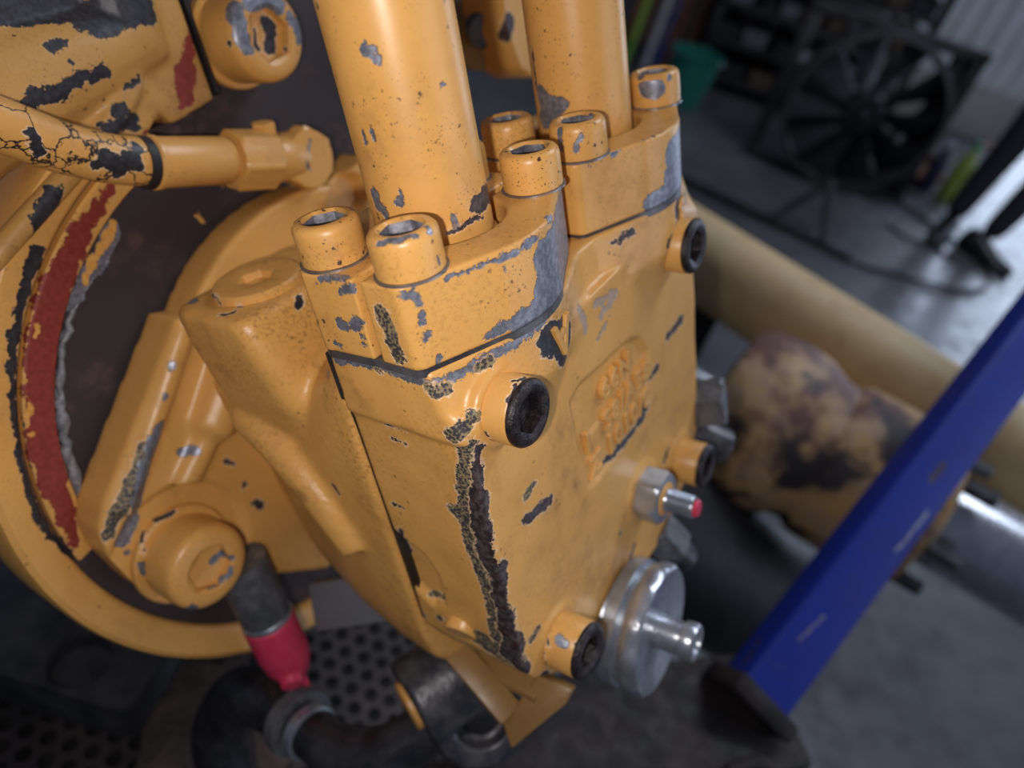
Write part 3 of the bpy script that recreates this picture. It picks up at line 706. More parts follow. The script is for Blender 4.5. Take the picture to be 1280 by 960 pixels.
# raised lettering cast into the pocket, and the port letters
def text_mesh(name, body, size, depth):
    cu = bpy.data.curves.new(name, 'FONT'); cu.body = body; cu.size = size; cu.extrude = depth; cu.bevel_depth = depth * 0.35; cu.bevel_resolution = 1
    cu.resolution_u = 3; cu.offset = size * 0.016; cu.space_character = 1.15
    o = bpy.data.objects.new(name, cu); col.objects.link(o)
    me = bpy.data.meshes.new_from_object(o.evaluated_get(bpy.context.evaluated_depsgraph_get()))
    bpy.data.objects.remove(o)
    me.name = name
    for p in me.polygons: p.use_smooth = False
    return me
def letters(body, size, depth, c, right, up, mat, parent):
    right = Vector(right).normalized(); up = Vector(up); up = (up - right * up.dot(right)).normalized(); nrm = right.cross(up)
    L = Matrix.Identity(4)
    for i in range(3):
        L[i][0] = right[i]; L[i][1] = up[i]; L[i][2] = nrm[i]; L[i][3] = c[i] * MM
    return place('raised_lettering', text_mesh('raised_lettering', body, size * MM, depth * MM), mat, parent, MP @ L)
P_LET = paint('paint_lettering', speck=0.2, dirt=0.4, cast=0.1)
for body, size, y, z in (('66N', 13.5, 41, -66), ('1  S8/A58', 13.5, 22.5, -81.5), ('Z 1010/9', 13.5, 25.5, -95.5)):
    letters(body, size, 1.1, (28.75, y, z), (0, 1, 0.02), (0, 0, 1), P_LET, cover)
letters('A', 18, 0.6, (36.35, 13.0, -7.5), (0.14, -1, 0.0), (0.0, 0, -1), P_LET, cover)
letters('B', 13, 0.6, (36.0, 113.5, -4.5), (0.17, -1, 0.0), (0.0, 0, -1), P_LET, cover)

# --- dark gaskets under the clamps
for k, y0 in ((0, 0.0), (1, DY)):
    ol = [(x * 0.992, y0 + y * 0.994) for x, y in half_outline(True)[:17]] + [(x * 0.992, y0 + y * 0.994) for x, y in reversed(half_outline(False)[:17])]
    mb = MB(); prism(mb, ol, 'z', -2.2, 0.55)
    pobj('port_gasket', mb, M_OIL, pump, (0, y0, 0))

# --- socket plugs in the cover
for i, (y, z, x1, r) in enumerate(((-24.5, -22.6, 44, 11.6), (106.9, -24.3, 45, 12.0), (-17.8, -150.3, 47, 12.3), (110.4, -151.3, 47, 11.8))):
    mb = MB(); lathe(mb, (28, y, z), (1, 0, 0), [(r, 0), (r, x1 - 31.6), (r - 0.3, x1 - 31.2), (r - 1.3, x1 - 31.2), (r - 1.3, x1 - 38)], 64, (True, False))
    b = pobj('port_plug', mb, P_PLUG, pump, (28, y, z))
    mb = MB(); n = 72
    dd, u, w = basis((1, 0, 0)); c = Vector((0, y, z))
    def rg(x, rr, hx=False, af=12.5):
        return [Vector((x, y, z)) + (u * math.cos(2 * math.pi * k / n) + w * math.sin(2 * math.pi * k / n)) * (hexr(k, n, af, 0.2 + i) if hx else rr) for k in range(n)]
    rings(mb, [rg(x1 - 9, r - 1.5), rg(x1 - 3.4, r - 1.4), rg(x1 - 3.0, r - 0.2), rg(x1 - 1.8, r - 0.1), rg(x1 - 0.6, r - 0.9), rg(x1, r - 2.4), rg(x1 - 0.2, r - 3.6), rg(x1 - 1.0, 0, True), rg(x1 - 5.0, 0, True, 12.0), rg(x1 - 5.6, 1.0)], (True, True))
    pobj('plug_socket', mb, M_PLUGEND, b, (x1, y, z))

# --- adjuster: hex lock nut, stud and red marked tip
mb = MB(); n = 72
y, z = 66.0, -137.5
def hx(x, af, mixr=None):
    dd, u, w = basis((1, 0, 0))
    return [Vector((x, y, z)) + (u * math.cos(2 * math.pi * k / n) + w * math.sin(2 * math.pi * k / n)) * (min(hexr(k, n, af, 0.55), mixr) if mixr else hexr(k, n, af, 0.55)) for k in range(n)]
rings(mb, [hx(31, 24, 12.8), hx(32, 24, 14.0), hx(41, 24, 14.0), hx(42.8, 24, 12.4), hx(43, 24, 11.4)])
nut = pobj('lock_nut', mb, M_ZINC, pump, (31, y, z), sharp=22)
mb = MB(); lathe(mb, (40, y, z), (1, 0, 0), [(8.4, 0), (8.4, 3.2), (7.4, 4.0)], 40)
pobj('collar_ring', mb, P_PLUG, nut, (40, y, z))
mb = MB(); prof = [(5.6, 0)]
for i in range(9): prof += [(5.6, 5 + i * 1.4), (5.0, 5.7 + i * 1.4)]
prof += [(5.0, 18)]
lathe(mb, (40, y, z), (1, 0, 0), prof, 40); stud = pobj('threaded_stud', mb, M_ZINC, nut, (40, y, z), sharp=60)
mb = MB(); lathe(mb, (56, y, z), (1, 0, 0), [(4.3, 0), (4.3, 3.0), (3.6, 3.8)], 32)
pobj('red_tip', mb, M_REDCAP, nut, (56, y, z), label='red marked stud tip')

# --- housing barrel
def sup(x, yl, yr, zb, zt, e=5.0, n=64):
    cy, cz, hy, hz = (yl + yr) / 2, (zb + zt) / 2, (yr - yl) / 2, (zt - zb) / 2
    out = []
    for k in range(n):
        a = 2 * math.pi * k / n; c, s = math.cos(a), math.sin(a)
        out.append((x, cy + hy * math.copysign(abs(c) ** (2 / e), c), cz + hz * math.copysign(abs(s) ** (2 / e), s)))
    return out
barrel = MB()
rings(barrel, [sup(-160, -14, 112, -165, -36, 3.2), sup(-138, -18, 114, -172, -36, 3.4), sup(-110, -30, 124, -182, -40, 4.0), sup(-75, -38, 130, -188, -34, 5), sup(-48, -42, 135, -190, -18, 6), sup(-31, -43, 137.5, -190, -5, 7), sup(-24.6, -43, 137.5, -190, -3, 7)])
boss = MB()
def rrect(x0, x1, y0, y1, z, r, n=6):
    pts = []
    for cx, cy, a in ((x1 - r, y1 - r, 0), (x0 + r, y1 - r, 90), (x0 + r, y0 + r, 180), (x1 - r, y0 + r, 270)):
        for i in range(n + 1):
            t = math.radians(a + 90 * i / n); pts.append((cx + r * math.cos(t), cy + r * math.sin(t), z))
    return pts
rings(boss, [rrect(-120, -50, -33, 25, -75, 12), rrect(-116, -58, -41, 25, -40, 11), rrect(-114, -64, -44, 20, -14, 8), rrect(-113, -68, -44, 18, -2.5, 6), rrect(-111.5, -69.5, -42.5, 17, -0.4, 6)])
shoulder = MB()
tube(shoulder, spline([(-136, -22, -52), (-112, -32, -58), (-88, -37, -66), (-66, -40, -84), (-52, -40, -110)], 6), [7] * 7 + [9] * 18, 14)
topridge = MB()
tube(topridge, spline([(-120, 20, -40), (-80, 45, -30), (-40, 55, -8)], 6), 16, 14)
spine = MB()
tube(spine, spline([(-74, -40, -22), (-56, -40, -14), (-42, -41, -6), (-30, -41, -4)], 5), [6, 5, 5, 5, 5, 5, 5, 5, 5, 5, 5, 5, 5, 5, 5, 5], 12)
housing = pcast('pump_housing', [barrel, boss, shoulder, topridge], P_HOUSE, pump, (-90, 48, -95), voxel=1.7, smooth=9)

# --- dark joint between housing and cover
gk = MB(); prism(gk, [(max(-40.6, min(136.2, y * 0.98 + 0.7)), z * 0.985 - 1.2) for y, z in [(-42, -4)] + COVER_PROF[1:-1] + [(137.5, -4)]], 'x', -28, -20)
pobj('joint_gasket', gk, M_DARK, pump, (-24, 48, -95))

# --- plug on the top boss
mb = MB(); c = Vector((-91, -16, 0)); n = 72; dd, u, w = basis((0, 0, 1))
def pr_(z, r, hxa=None):
    return [c + dd * z + (u * math.cos(2 * math.pi * k / n) + w * math.sin(2 * math.pi * k / n)) * (hexr(k, n, hxa, 0.4) if hxa else r) for k in range(n)]
rings(mb, [pr_(-3, 18.2), pr_(1.8, 18.2), pr_(2.8, 17.2), pr_(3.0, 15.5), pr_(3.0, 9.0), pr_(2.6, 0, 13.0), pr_(-0.6, 0, 12.0)], (True, True))
pobj('boss_plug', mb, P_HOUSE, pump, c, sharp=30)

# --- mounting flange with two ears, held to the plate
circ = MB(); prism(circ, arc(48, -95, 103, 0, 354, 59), 'x', -163, -141)
ear = MB(); prism(ear, [(-30, -18), (-94, -74), (-101, -84), (-103, -96), (-100, -118), (-94, -140), (-84, -149), (-55, -161), (-10, -199), (30, -190), (30, -40)], 'x', -163, -140)
ear2 = MB(); prism(ear2, [(96 + 30, -190 + 18), (96 + 94, -190 + 74), (96 + 101, -190 + 84), (96 + 103, -190 + 96), (96 + 94, -190 + 140), (96 + 55, -190 + 161), (96 + 10, -190 + 199), (66, 0), (66, -150)], 'x', -163, -140)
rib = MB(); tube(rib, spline([(-141, -28, -24), (-140, -58, -52), (-140, -90, -82)], 6), 5, 10)
rib2 = MB(); tube(rib2, spline([(-138, -10, -45), (-139, -38, -72), (-140, -62, -90)], 6), [12] * 7 + [7] * 6, 10)
gus = MB(); tube(gus, spline([(-112, -16, -150), (-135, -40, -150), (-142, -58, -148)], 6), [16] * 7 + [8] * 6, 10)
def flange_disp(co):
    x, y, z = co.x * 1000 - 163, co.y * 1000 + 48, co.z * 1000 - 95
    if x > -147:
        d = math.hypot(y + 76, z + 121)
        if d < 37: x = min(x, -143.2 + 3 * sst(33.5, 36.5, d))
        d = math.hypot(y - 86, z + 6)
        if d < 14: x -= 7 * (1 - sst(10, 13, d))
    return Vector((x + 163, y - 48, z + 95)) * MM
mflange = pcast('mounting_flange', [circ, ear, ear2, rib, rib2], P_FLANGE, pump, (-163, 48, -95), voxel=1.7, smooth=5, extra=flange_disp)
# --- the big ear bolt with its washer
mb = MB(); lathe(mb, (-143.5, -76, -121), (1, 0, 0), [(24.0, 0), (24.3, 1), (24.3, 4), (23.2, 5.2), (19, 5.2)], 64)
pobj('washer', mb, P_MBOLT, pump, (-143.5, -76, -121))
bb = cap_bolt(pump, (-138.5, -76, -121), (1, 0, 0), 20.5, 21, 19.5, P_MBOLT, P_MBOLT, 4.5, name='mounting_bolt')
# --- bleed screw at the foot of the cover side
mb = MB(); lathe(mb, (0, -40, -134), (0.15, -1, -0.35), [(7.5, -4), (7.5, 3), (6.8, 4)], 32)
pobj('bleed_plug', mb, P_PLUG, pump, (0, -40, -134))

# ================================================================== coupling housing behind the pump
hous = pempty('coupling_housing', (-300, 40, -92), label='large round yellow coupling housing with dark face plate and red primer ring', cat='engine housing')
CY, CZ = 40.0, -92.0
plate_poly = arc(CY, CZ, 150.3, 106, 360, 60) + [(230, -92), (230, 170), (CY + 5, 170), (CY - 2, CZ + 146)]
mb = MB(); prism(mb, plate_poly, 'x', -185, -165)
face = pobj('face_plate', mb, P_PLATE, hous, (-185, CY, CZ), label='dark brown oily round face plate')
def sweep(mb, prof, a0, a1, n):
    rs = []
    for i in range(n + 1):
        a = math.radians(a0 + (a1 - a0) * i / n)
        rs.append([(x, CY + r * math.cos(a), CZ + r * math.sin(a)) for r, x in prof])
    return rings(mb, rs)
mb = MB(); sweep(mb, [(135.5, -170), (135.7, -163.6), (136.7, -162.2), (148.6, -159.6), (149.6, -160.4), (149.6, -170)], 104, 184, 70)
pobj('seal_ring', mb, P_RING, hous, (-165, CY, CZ), label='red primer ring with flaked yellow paint')
mb = MB(); sweep(mb, [(150.6, -170), (150.6, -163.5), (151.6, -161.0), (153.6, -159.8), (164.5, -157.5), (167, -159), (168, -162), (168, -190), (150.6, -190)], 100, 330, 140)
pobj('outer_ring', mb, P_RING, hous, (-165, CY, CZ))
mb = MB(); sweep(mb, [(158, -180), (166, -190), (163, -235), (160, -330), (140, -330), (140, -180)], 95, 332, 100)
pobj('bell_wall', mb, P_BRK, hous, (-300, CY, CZ))
mb = MB(); sweep(mb, [(150, -168.5), (150.5, -164.8), (150.8, -164.6), (151.2, -168.5)], 104, 330, 100)
pobj('groove_strip', mb, M_DARK, hous, (-165, CY, CZ))
# sealant squeezed out along the ring
mb = MB()
random.seed(3)
pts = []
for i in range(40):
    a = math.radians(137 + i * 1.35); r = 133.8 + random.uniform(-1.4, 0.6)
    pts.append((-163.6 + random.uniform(-0.5, 0.5), CY + r * math.cos(a), CZ + r * math.sin(a)))
tube(mb, pts, [1.0 + random.random() * 2.1 * math.sin(math.pi * (i + 1) / 42) for i in range(40)], 10)
pobj('sealant_bead', mb, M_SEAL, hous, pts[20])
# castings above the ring on the left
lugs = []
l1 = MB(); prism(l1, [(41, 150), (39, 57), (14, 53), (8, 70), (8, 160)], 'x', -172, -157); lugs.append(l1)
l2 = MB(); prism(l2, [(21, 160), (17, 62), (-2, 50), (-20, 52), (-45, 62), (-75, 80), (-95, 120), (-95, 170)], 'x', -190, -158); lugs.append(l2)
l3 = MB(); tube(l3, [(-172, 16, 160), (-172, 12, 90), (-172, -60, 80), (-172, -130, 60)], [24, 24, 26, 30], 20); lugs.append(l3)
l4 = MB(); tube(l4, spline([(-160, -95, 22), (-158, -48, 44), (-157, -12, 62), (-158, 8, 84), (-160, 10, 150)], 6), [5] * 25, 12); lugs.append(l4)
l5 = MB(); tube(l5, spline([(-166, -110, 40), (-168, -75, 20), (-170, -92, -10)], 6), [13] * 13, 12)
pcast('housing_lug', lugs, P_LUG, hous, (-175, 0, 80), voxel=1.6, smooth=4)
mb = MB(); prism(mb, [(41.5, 150), (40.5, 60), (42.2, 58), (43, 150)], 'x', -166, -156.5)
pobj('gasket_edge', mb, M_DARK, hous, (-165, 41, 90))
# big bolt on the upper plate
mb = MB(); lathe(mb, (-165, 64, 78), (1, 0, 0), [(22.5, 0), (22.5, 4), (21.5, 5.0), (18, 5.0)], 64)
pobj('washer', mb, P_MBOLT, hous, (-165, 64, 78))
cap_bolt(hous, (-160, 64, 78), (1, 0, 0), 20.0, 24, 20.5, P_MBOLT, P_MBOLT, 6.0, name='housing_bolt', hexturn=0.4)

# ================================================================== hose crossing the plate
hose = pempty('hydraulic_hose', (-150, 74, 20), label='cracked yellow painted hose with hex fittings across the dark plate', cat='hose')
pts = spline([(-132, -190, 150), (-134, -120, 112), (-138, -80, 91), (-140, -58, 75.5), (-141, -40, 61), (-141, -22, 50.5), (-141, -4, 44)], 8)
mb = MB(); tube(mb, pts, 9.6, 40); pobj('rubber_hose', mb, P_HOSE, hose, (-140, -40, 60))
D = Vector((0.0, 32.4, -10.3)).normalized()
a = Vector((-140.5, -12, 46))
mb = MB(); lathe(mb, a, D, [(10.2, 0), (11.0, 0.8), (11.0, 3), (10.4, 3.6), (10.4, 35), (9.6, 36.4)], 56); pobj('ferrule', mb, P_FIT, hose, a)
mb = MB(); lathe(mb, a + D * -4, D, [(10.4, 0), (10.6, 3.4), (9.0, 4)], 40); pobj('dark_cuff', mb, M_RUBBER, hose, a)
def hexprism(mb, c, d, af, h, ch=1.6, turn=0.0):
    dd, u, w = basis(d); c = Vector(c); n = 72
    def r_(hh, cap=None):
        return [c + dd * hh + (u * math.cos(2 * math.pi * k / n) + w * math.sin(2 * math.pi * k / n)) * (min(hexr(k, n, af, turn), cap) if cap else hexr(k, n, af, turn)) for k in range(n)]
    return rings(mb, [r_(0, af * 0.5), r_(ch * 0.6), r_(h - ch * 0.6), r_(h, af * 0.5)])
b0 = a + D * 38
mb = MB(); lathe(mb, a + D * 35, D, [(8.5, 0), (8.5, 30)], 40); pobj('hose_neck', mb, P_FIT, hose, a + D * 35)
mb = MB(); hexprism(mb, b0, D, 24.5, 22, 2.0, 0.3); pobj('swivel_nut', mb, P_FIT, hose, b0, sharp=22)
b1 = b0 + D * 24
el = MB(); tube(el, spline([b1 - D * 4, b1 + D * 6, b1 + D * 17 + Vector((-6, 0, 0)), b1 + D * 19 + Vector((-26, 0, 0))], 5), 10.5, 28)
lathe(el, b1 + D * 17 + Vector((-8, 0, 0)), (1, 0, 0), [(12, -6), (12.5, 0), (12.5, 8)], 40)
pcast('elbow_body', [el], P_FIT, hose, b1, voxel=1.0, smooth=3)
mb = MB(); hexprism(mb, b1 + D * 17 + Vector((-3, 0, 0)), (1, 0, 0), 27, 10, 1.6, 0.2); pobj('elbow_hex', mb, P_FIT, hose, b1 + D * 14, sharp=22)
mb = MB(); hexprism(mb, b1 + D * 2 + Vector((-4, 0, 8)), (0.1, 0.1, 1), 10, 9, 0.8); pobj('bleed_nipple', mb, P_FIT, hose, b1, sharp=22)

# ================================================================== small fittings under and beside the pump
f0 = un0 = Vector((-128, -44, -176))
fd = Vector((0.62, -0.25, -0.75)).normalized()
cf = pempty('capped_fitting', (-132, -58, -160), label='grey pipe stub closed with a pink red plastic cap', cat='fitting')
a = Vector((-133, -57, -152)); d = (Vector((-127, -61.5, -232)) - a).normalized()
mb = MB(); lathe(mb, a, d, [(13.2, -10), (13.2, 28), (12.4, 30), (12.4, 34)], 40); pobj('pipe_stub', mb, M_GREYFIT, cf, a)
mb = MB(); lathe(mb, a, d, [(13.0, 28), (13.6, 28.6), (13.6, 31), (13.0, 31.5)], 40); pobj('bright_ring', mb, M_ZINC, cf, a)
mb = MB(); lathe(mb, a + d * 31, d, [(13.2, 0), (13.9, 1.0), (13.7, 24), (12.6, 33), (9.5, 41), (6.5, 44), (5.0, 46)], 40)
m2 = MB(); lathe(m2, a + d * 66 + Vector((4, -3, 0)), (0.75, -0.55, -0.3), [(6.4, 0), (6.4, 8.2), (5.4, 9.4)], 28)
m3 = MB(); beam(m3, a + d * 70 + Vector((2, -1, 0)), a + d * 83 + Vector((3, -1.5, 0)), 11, 6, (1, -0.5, 0))
pcast('red_cap', [mb, m2, m3], M_REDCAP, cf, a, voxel=0.8, smooth=3)

# flat grey strip bolted under the housing
mb = MB(); beam(mb, (-122, -36, -194), (-84, -14, -188), 26, 9, (0.5, -0.6, 0.6))
P_STRIP = paint('paint_strip', base=(0.14, 0.145, 0.165), speck=0.0, dirt=0.3, chips=[('y', [((-128, -42, -200), (-112, -40, -206), 3.0), ((-108, -38, -208), (-88, -24, -202), 1.6)])])
pobj('mounting_strip', mb, P_STRIP, None, (-103, -25, -191), bev=1.2, label='grey steel strip with yellow edge under the pump housing', cat='bracket')

# silver round cap with knob at the lower right of the cover
rc = pempty('filler_cap', (24, 32, -192), label='round silver cap with central knob at the cover foot', cat='cap')
c = Vector((26, 35, -198)); ax = Vector((1, 0.05, 0.02)).normalized()
mb = MB(); lathe(mb, c, ax, [(20, -14), (25, -8), (30, -2), (30.5, 3), (29.5, 5)], 64); pobj('cap_base', mb, M_ZINC, rc, c)
mb = MB(); lathe(mb, c, ax, [(30, 5), (32.4, 6), (32.4, 12), (30.5, 13.5)], 72); pobj('cap_ring', mb, M_ZINC, rc, c)
mb = MB(); lathe(mb, c, ax, [(30, 13.5), (30.2, 14.5), (32.6, 17), (33.2, 20), (32.6, 24), (31.2, 25.5), (28, 25.4), (24, 24), (9, 23.6)], 96, (True, True), lambda r, h, k: r + (0.5 * math.sin(k * math.pi * 2 * 12 / 96) if 16 < h < 25 else 0)); pobj('cap_disc', mb, M_CHROME, rc, c)
mb = MB(); lathe(mb, c, ax, [(8.6, 23), (8.4, 33), (7.8, 36), (9.4, 37), (9.6, 42), (8.6, 43.5), (6, 43.5), (5.6, 42)], 40); pobj('cap_knob', mb, M_CHROME, rc, c)

# dirty fittings behind the right edge of the cover
e = pempty('pipe_union', (14, 92, -190), label='dirty grey hex union just below the silver lock nut', cat='fitting')
mb = MB(); hexprism(mb, (22, 88, -186), (0.5, 0.2, -0.8), 24, 20, 2, 0.3); pobj('union_nut', mb, M_GREYFIT, e, (22, 88, -186), sharp=22)
mb = MB(); lathe(mb, (20, 88, -182), (0.5, 0.2, -0.8), [(9, 0), (9, 34), (8, 36)], 32); pobj('union_tube', mb, M_OIL, e, (20, 88, -182))
e = pempty('pipe_union', (20, 150, -150), label='dirty grey fitting at the right edge of the cover', cat='fitting')
mb = MB(); hexprism(mb, (18, 143, -140), (0.9, 0.3, 0.1), 26, 24, 2, 0.1); pobj('union_nut', mb, M_GREYFIT, e, (18, 143, -140), sharp=22)
mb = MB(); lathe(mb, (16, 146, -160), (0.8, 0.3, -0.5), [(11, 0), (11, 28), (9, 30)], 32); pobj('union_tube', mb, M_OIL, e, (16, 146, -160))

# fitting seen between the two pipes
e = pempty('banjo_fitting', (-120, 205, 40), label='yellow pipe fitting seen between the two thick pipes', cat='fitting')
mb = MB(); lathe(mb, (-140, 205, 52), (0.75, -0.45, -0.2), [(17, 0), (17, 24), (15, 30), (9, 32)], 40); pobj('round_plug', mb, P_BRK, e, (-140, 205, 52))
mb = MB(); prism(mb, [(186, 130), (184, 52), (192, 30), (204, 22), (216, 28), (222, 60), (222, 130)], 'x', -122, -92)
pobj('fitting_block', mb, P_FIT, e, (-107, 204, 60), bev=3)
mb = MB(); lathe(mb, (-138, 203, 60), (0.75, -0.45, -0.2), [(9.5, 28), (9.5, 34), (8, 35)], 32); pobj('plug_centre', mb, M_GREYFIT, e, (-138, 203, 60))

# ------------------------------------------------------------------ below the pump
br = pempty('support_bracket', (0, 0, -215), label='dull yellow folded bracket under the cover foot', cat='bracket')
mb = MB(); beam(mb, (-30, -26, -184), (6, -33, -205), 5, 13, (0.2, 0.9, 0.1)); pobj('bracket_plate', mb, P_BRK, br, (-10, -26, -192), bev=0.8)
mb = MB(); rings(mb, [[(31, -16, -190), (30, -21, -195), (11, -43, -214), (3, -37, -209), (14, -18, -188)], [(30, -10, -195), (28, -16, -201), (9, -38, -220), (0, -32, -215), (12, -12, -193)]]); pobj('bracket_foot', mb, P_BRK, br, (16, -25, -200), bev=0.8)
mb = MB(); beam(mb, (-70, 4, -196), (16, 4, -196), 60, 5); pobj('bracket_web', mb, P_BRK, br, (-20, 4, -196), bev=0.8)

el = pempty('hose_elbow', (-40, -28, -230), label='oily dark pipe elbow with open yellow end under the pump', cat='fitting')
m1 = MB(); lathe(m1, (-27, 2, -214), (-0.39, -0.92, -0.04), [(23, 0), (23, 52), (21.5, 54)], 40, (True, True))
m2 = MB(); lathe(m2, (-24, -27, -232), (0.68, -0.45, 0.45), [(27, -22), (27, 8), (25, 11), (15, 11.5), (14, 4)], 40, (True, True))
pcast('elbow_body', [m1, m2], M_OIL, el, (-40, -28, -230), voxel=1.3, smooth=3)
mb = MB(); lathe(mb, (-27, 2, -214), (-0.39, -0.92, -0.04), [(13, 48), (13, 56.0), (11.5, 57)], 32); pobj('end_plug', mb, P_FIT, el, (-48, -47, -216), label='yellow plug in the dark elbow')
mb = MB(); lathe(mb, (-24, -27, -232), (0.68, -0.45, 0.45), [(9, 2), (9, 8), (7, 9)], 32); pobj('elbow_centre', mb, M_DARK, el, (-28, -24, -235))

hz = pempty('coolant_hose', (-110, -78, -236), label='black rubber hose with metal clamp bending below the pump', cat='hose')
pts = spline([(-189, -109, -342), (-193, -94, -293), (-173, -78, -259), (-140, -73, -248), (-109, -76, -245), (-82, -75, -246), (-60, -65, -243), (-46, -48, -238), (-33, -31, -231)], 7)
mb = MB(); tube(mb, pts, [17] * 26 + [13.5] * (len(pts) - 26), 32); pobj('rubber_hose', mb, M_WET, hz, (-110, -78, -236))
q0, q1 = pts[25], pts[28]; dq = (q1 - q0).normalized()
mb = MB(); lathe(mb, q0, dq, [(16.6, 0), (19, 0.4), (19, 8), (16.6, 8.4)], 40); pobj('hose_clamp', mb, M_GREYFIT, hz, q0)
mb = MB(); lathe(mb, q0 + dq * 12, dq, [(14, 0), (15.2, 0.5), (15.2, 6), (14, 6.5)], 40); pobj('bright_ring', mb, M_ZINC, hz, q0)

# perforated guard sheet, level, below the pump
gz = 0.60
M_PERF = plain('rusty_guard_sheet', (0.018, 0.015, 0.015), (0.045, 0.032, 0.029), 0.55, 0.2, 14, 0.4)
def perforated(x0, x1, y0, y1, pitch, r, th):
    mb = MB(); rowh = pitch * 0.866; ny = int((y1 - y0) / rowh); nx = int((x1 - x0) / pitch)
    n = 12
    for j in range(ny):
        for i in range(nx):
            cx = x0 + (i + 0.5 * (j % 2)) * pitch; cy = y0 + j * rowh
            def hexp(k, z):
                a = 2 * math.pi * k / n + math.pi / 6
                rr = pitch / 2 / math.cos(((2 * math.pi * k / n) + math.pi / 6) % (math.pi / 3) - math.pi / 6) if False else None
                aa = (a - math.pi / 6) % (math.pi / 3) - math.pi / 6
                # flat sides face the neighbours in the row
                b = a % (math.pi / 3); b = min(b, math.pi / 3 - b)
                R = (pitch / 2) / math.cos(b)
                return (cx + R * math.cos(a), cy + R * math.sin(a), z)
            o = [hexp(k, 0) for k in range(n)]
            c1 = [(cx + r * math.cos(2 * math.pi * k / n + math.pi / 6), cy + r * math.sin(2 * math.pi * k / n + math.pi / 6), 0) for k in range(n)]
            c2 = [(p[0], p[1], -th) for p in c1]
            o2 = [(p[0], p[1], -th) for p in o]
            rings(mb, [o, c1, c2, o2], (False, False))
    return mb
gs = wempty('guard_sheet', (-0.2, 0.3, gz), label='dark rusty perforated steel sheet below the pump', cat='guard sheet')
mb = perforated(-0.52, 0.06, 0.02, 0.46, 0.0165, 0.0056, 0.003)
for v in mb.v: v.z += gz
o = wobj('perforated_plate', mb, M_PERF, gs, (-0.2, 0.3, gz), sharp=30)
mb = MB(); box(mb, (-0.52, 0.01, gz - 0.060), (0.06, 0.46, gz - 0.045)); wobj('shade_backing', mb, M_DARK, gs, (-0.2, 0.3, gz - 0.06))  # added dark tray that stands in for the shade seen through the holes
for lo, hi in (((-0.526, 0.0, gz - 0.06), (-0.52, 0.47, gz)), ((0.06, 0.0, gz - 0.06), (0.066, 0.47, gz)), ((-0.52, 0.0, gz - 0.06), (0.06, 0.006, gz)), ((-0.52, 0.464, gz - 0.06), (0.06, 0.47, gz))):
    mb = MB(); box(mb, lo, hi); wobj('shade_backing_side', mb, M_DARK, gs, lo)
M_MUD = plain('caked_dirt', (0.040, 0.026, 0.022), (0.085, 0.055, 0.045), 0.75, 0.0, 60, 1.0, 0.004)
def mud(c, rx, ry, h, seed):
    mb = MB(); rs = []
    for j, (s, hh) in enumerate(((1, 0), (0.86, 0.55), (0.6, 0.85), (0.25, 1.0))):
        ring = []
        for k in range(40):
            a = 2 * math.pi * k / 40
            q = 1 + 0.35 * mnoise.noise((math.cos(a) * 1.6 + seed, math.sin(a) * 1.6, j * 0.15))
            ring.append((c[0] + rx * s * q * math.cos(a), c[1] + ry * s * q * math.sin(a), c[2] + h * hh))
        rs.append(ring)
    return rings(mb, rs)
wobj('dirt_cake', mud((-0.135, 0.235, gz), 0.052, 0.055, 0.005, 2.0), M_MUD, gs, (-0.135, 0.235, gz))
for (px_, py_) in ((-0.515, 0.03), (-0.515, 0.45), (0.05, 0.03), (0.05, 0.45)):
    mb = MB(); beam(mb, (px_, py_, 0), (px_, py_, gz - 0.06), 0.02, 0.02, (0, 1, 0)); wobj('support_leg', mb, M_DARK, gs, (px_, py_, 0))

# dark casting with a round hole, left below the housing
eb = wempty('engine_bracket', (-0.3, 0.3, gz), label='dark grey steel bracket with round hole at lower left', cat='bracket')
M_BRKT = plain('dark_grey_casting', (0.022, 0.023, 0.027), (0.05, 0.05, 0.056), 0.5, 0.2, 40, 0.4)
mb = MB()
hole = [(-0.212 + 0.019 * math.cos(2 * math.pi * k / 32), 0.207 + 0.019 * math.sin(2 * math.pi * k / 32)) for k in range(32)]
outer = []
for k in range(32):
    a = 2 * math.pi * k / 32; c_, s_ = math.cos(a), math.sin(a)
    R = min((0.26 if c_ < 0 else 0.046) / max(abs(c_), 1e-6), (0.10 if s_ > 0 else 0.022) / max(abs(s_), 1e-6))
    outer.append((-0.212 + R * c_, 0.207 + R * s_))
rings(mb, [[(q[0], q[1], zz) for q in pl] for pl, zz in ((hole, 0.682), (hole, 0.70), (outer, 0.70), (outer, 0.66))], (True, True))
wobj('bracket_plate', mb, M_BRKT, eb, (-0.3, 0.25, 0.66))
for lx in (-0.40, -0.20):
    mb = MB(); box(mb, (lx - 0.02, 0.24, gz), (lx + 0.02, 0.30, 0.67)); wobj('bracket_leg', mb, M_BRKT, eb, (lx, 0.27, gz), bev=0.004)

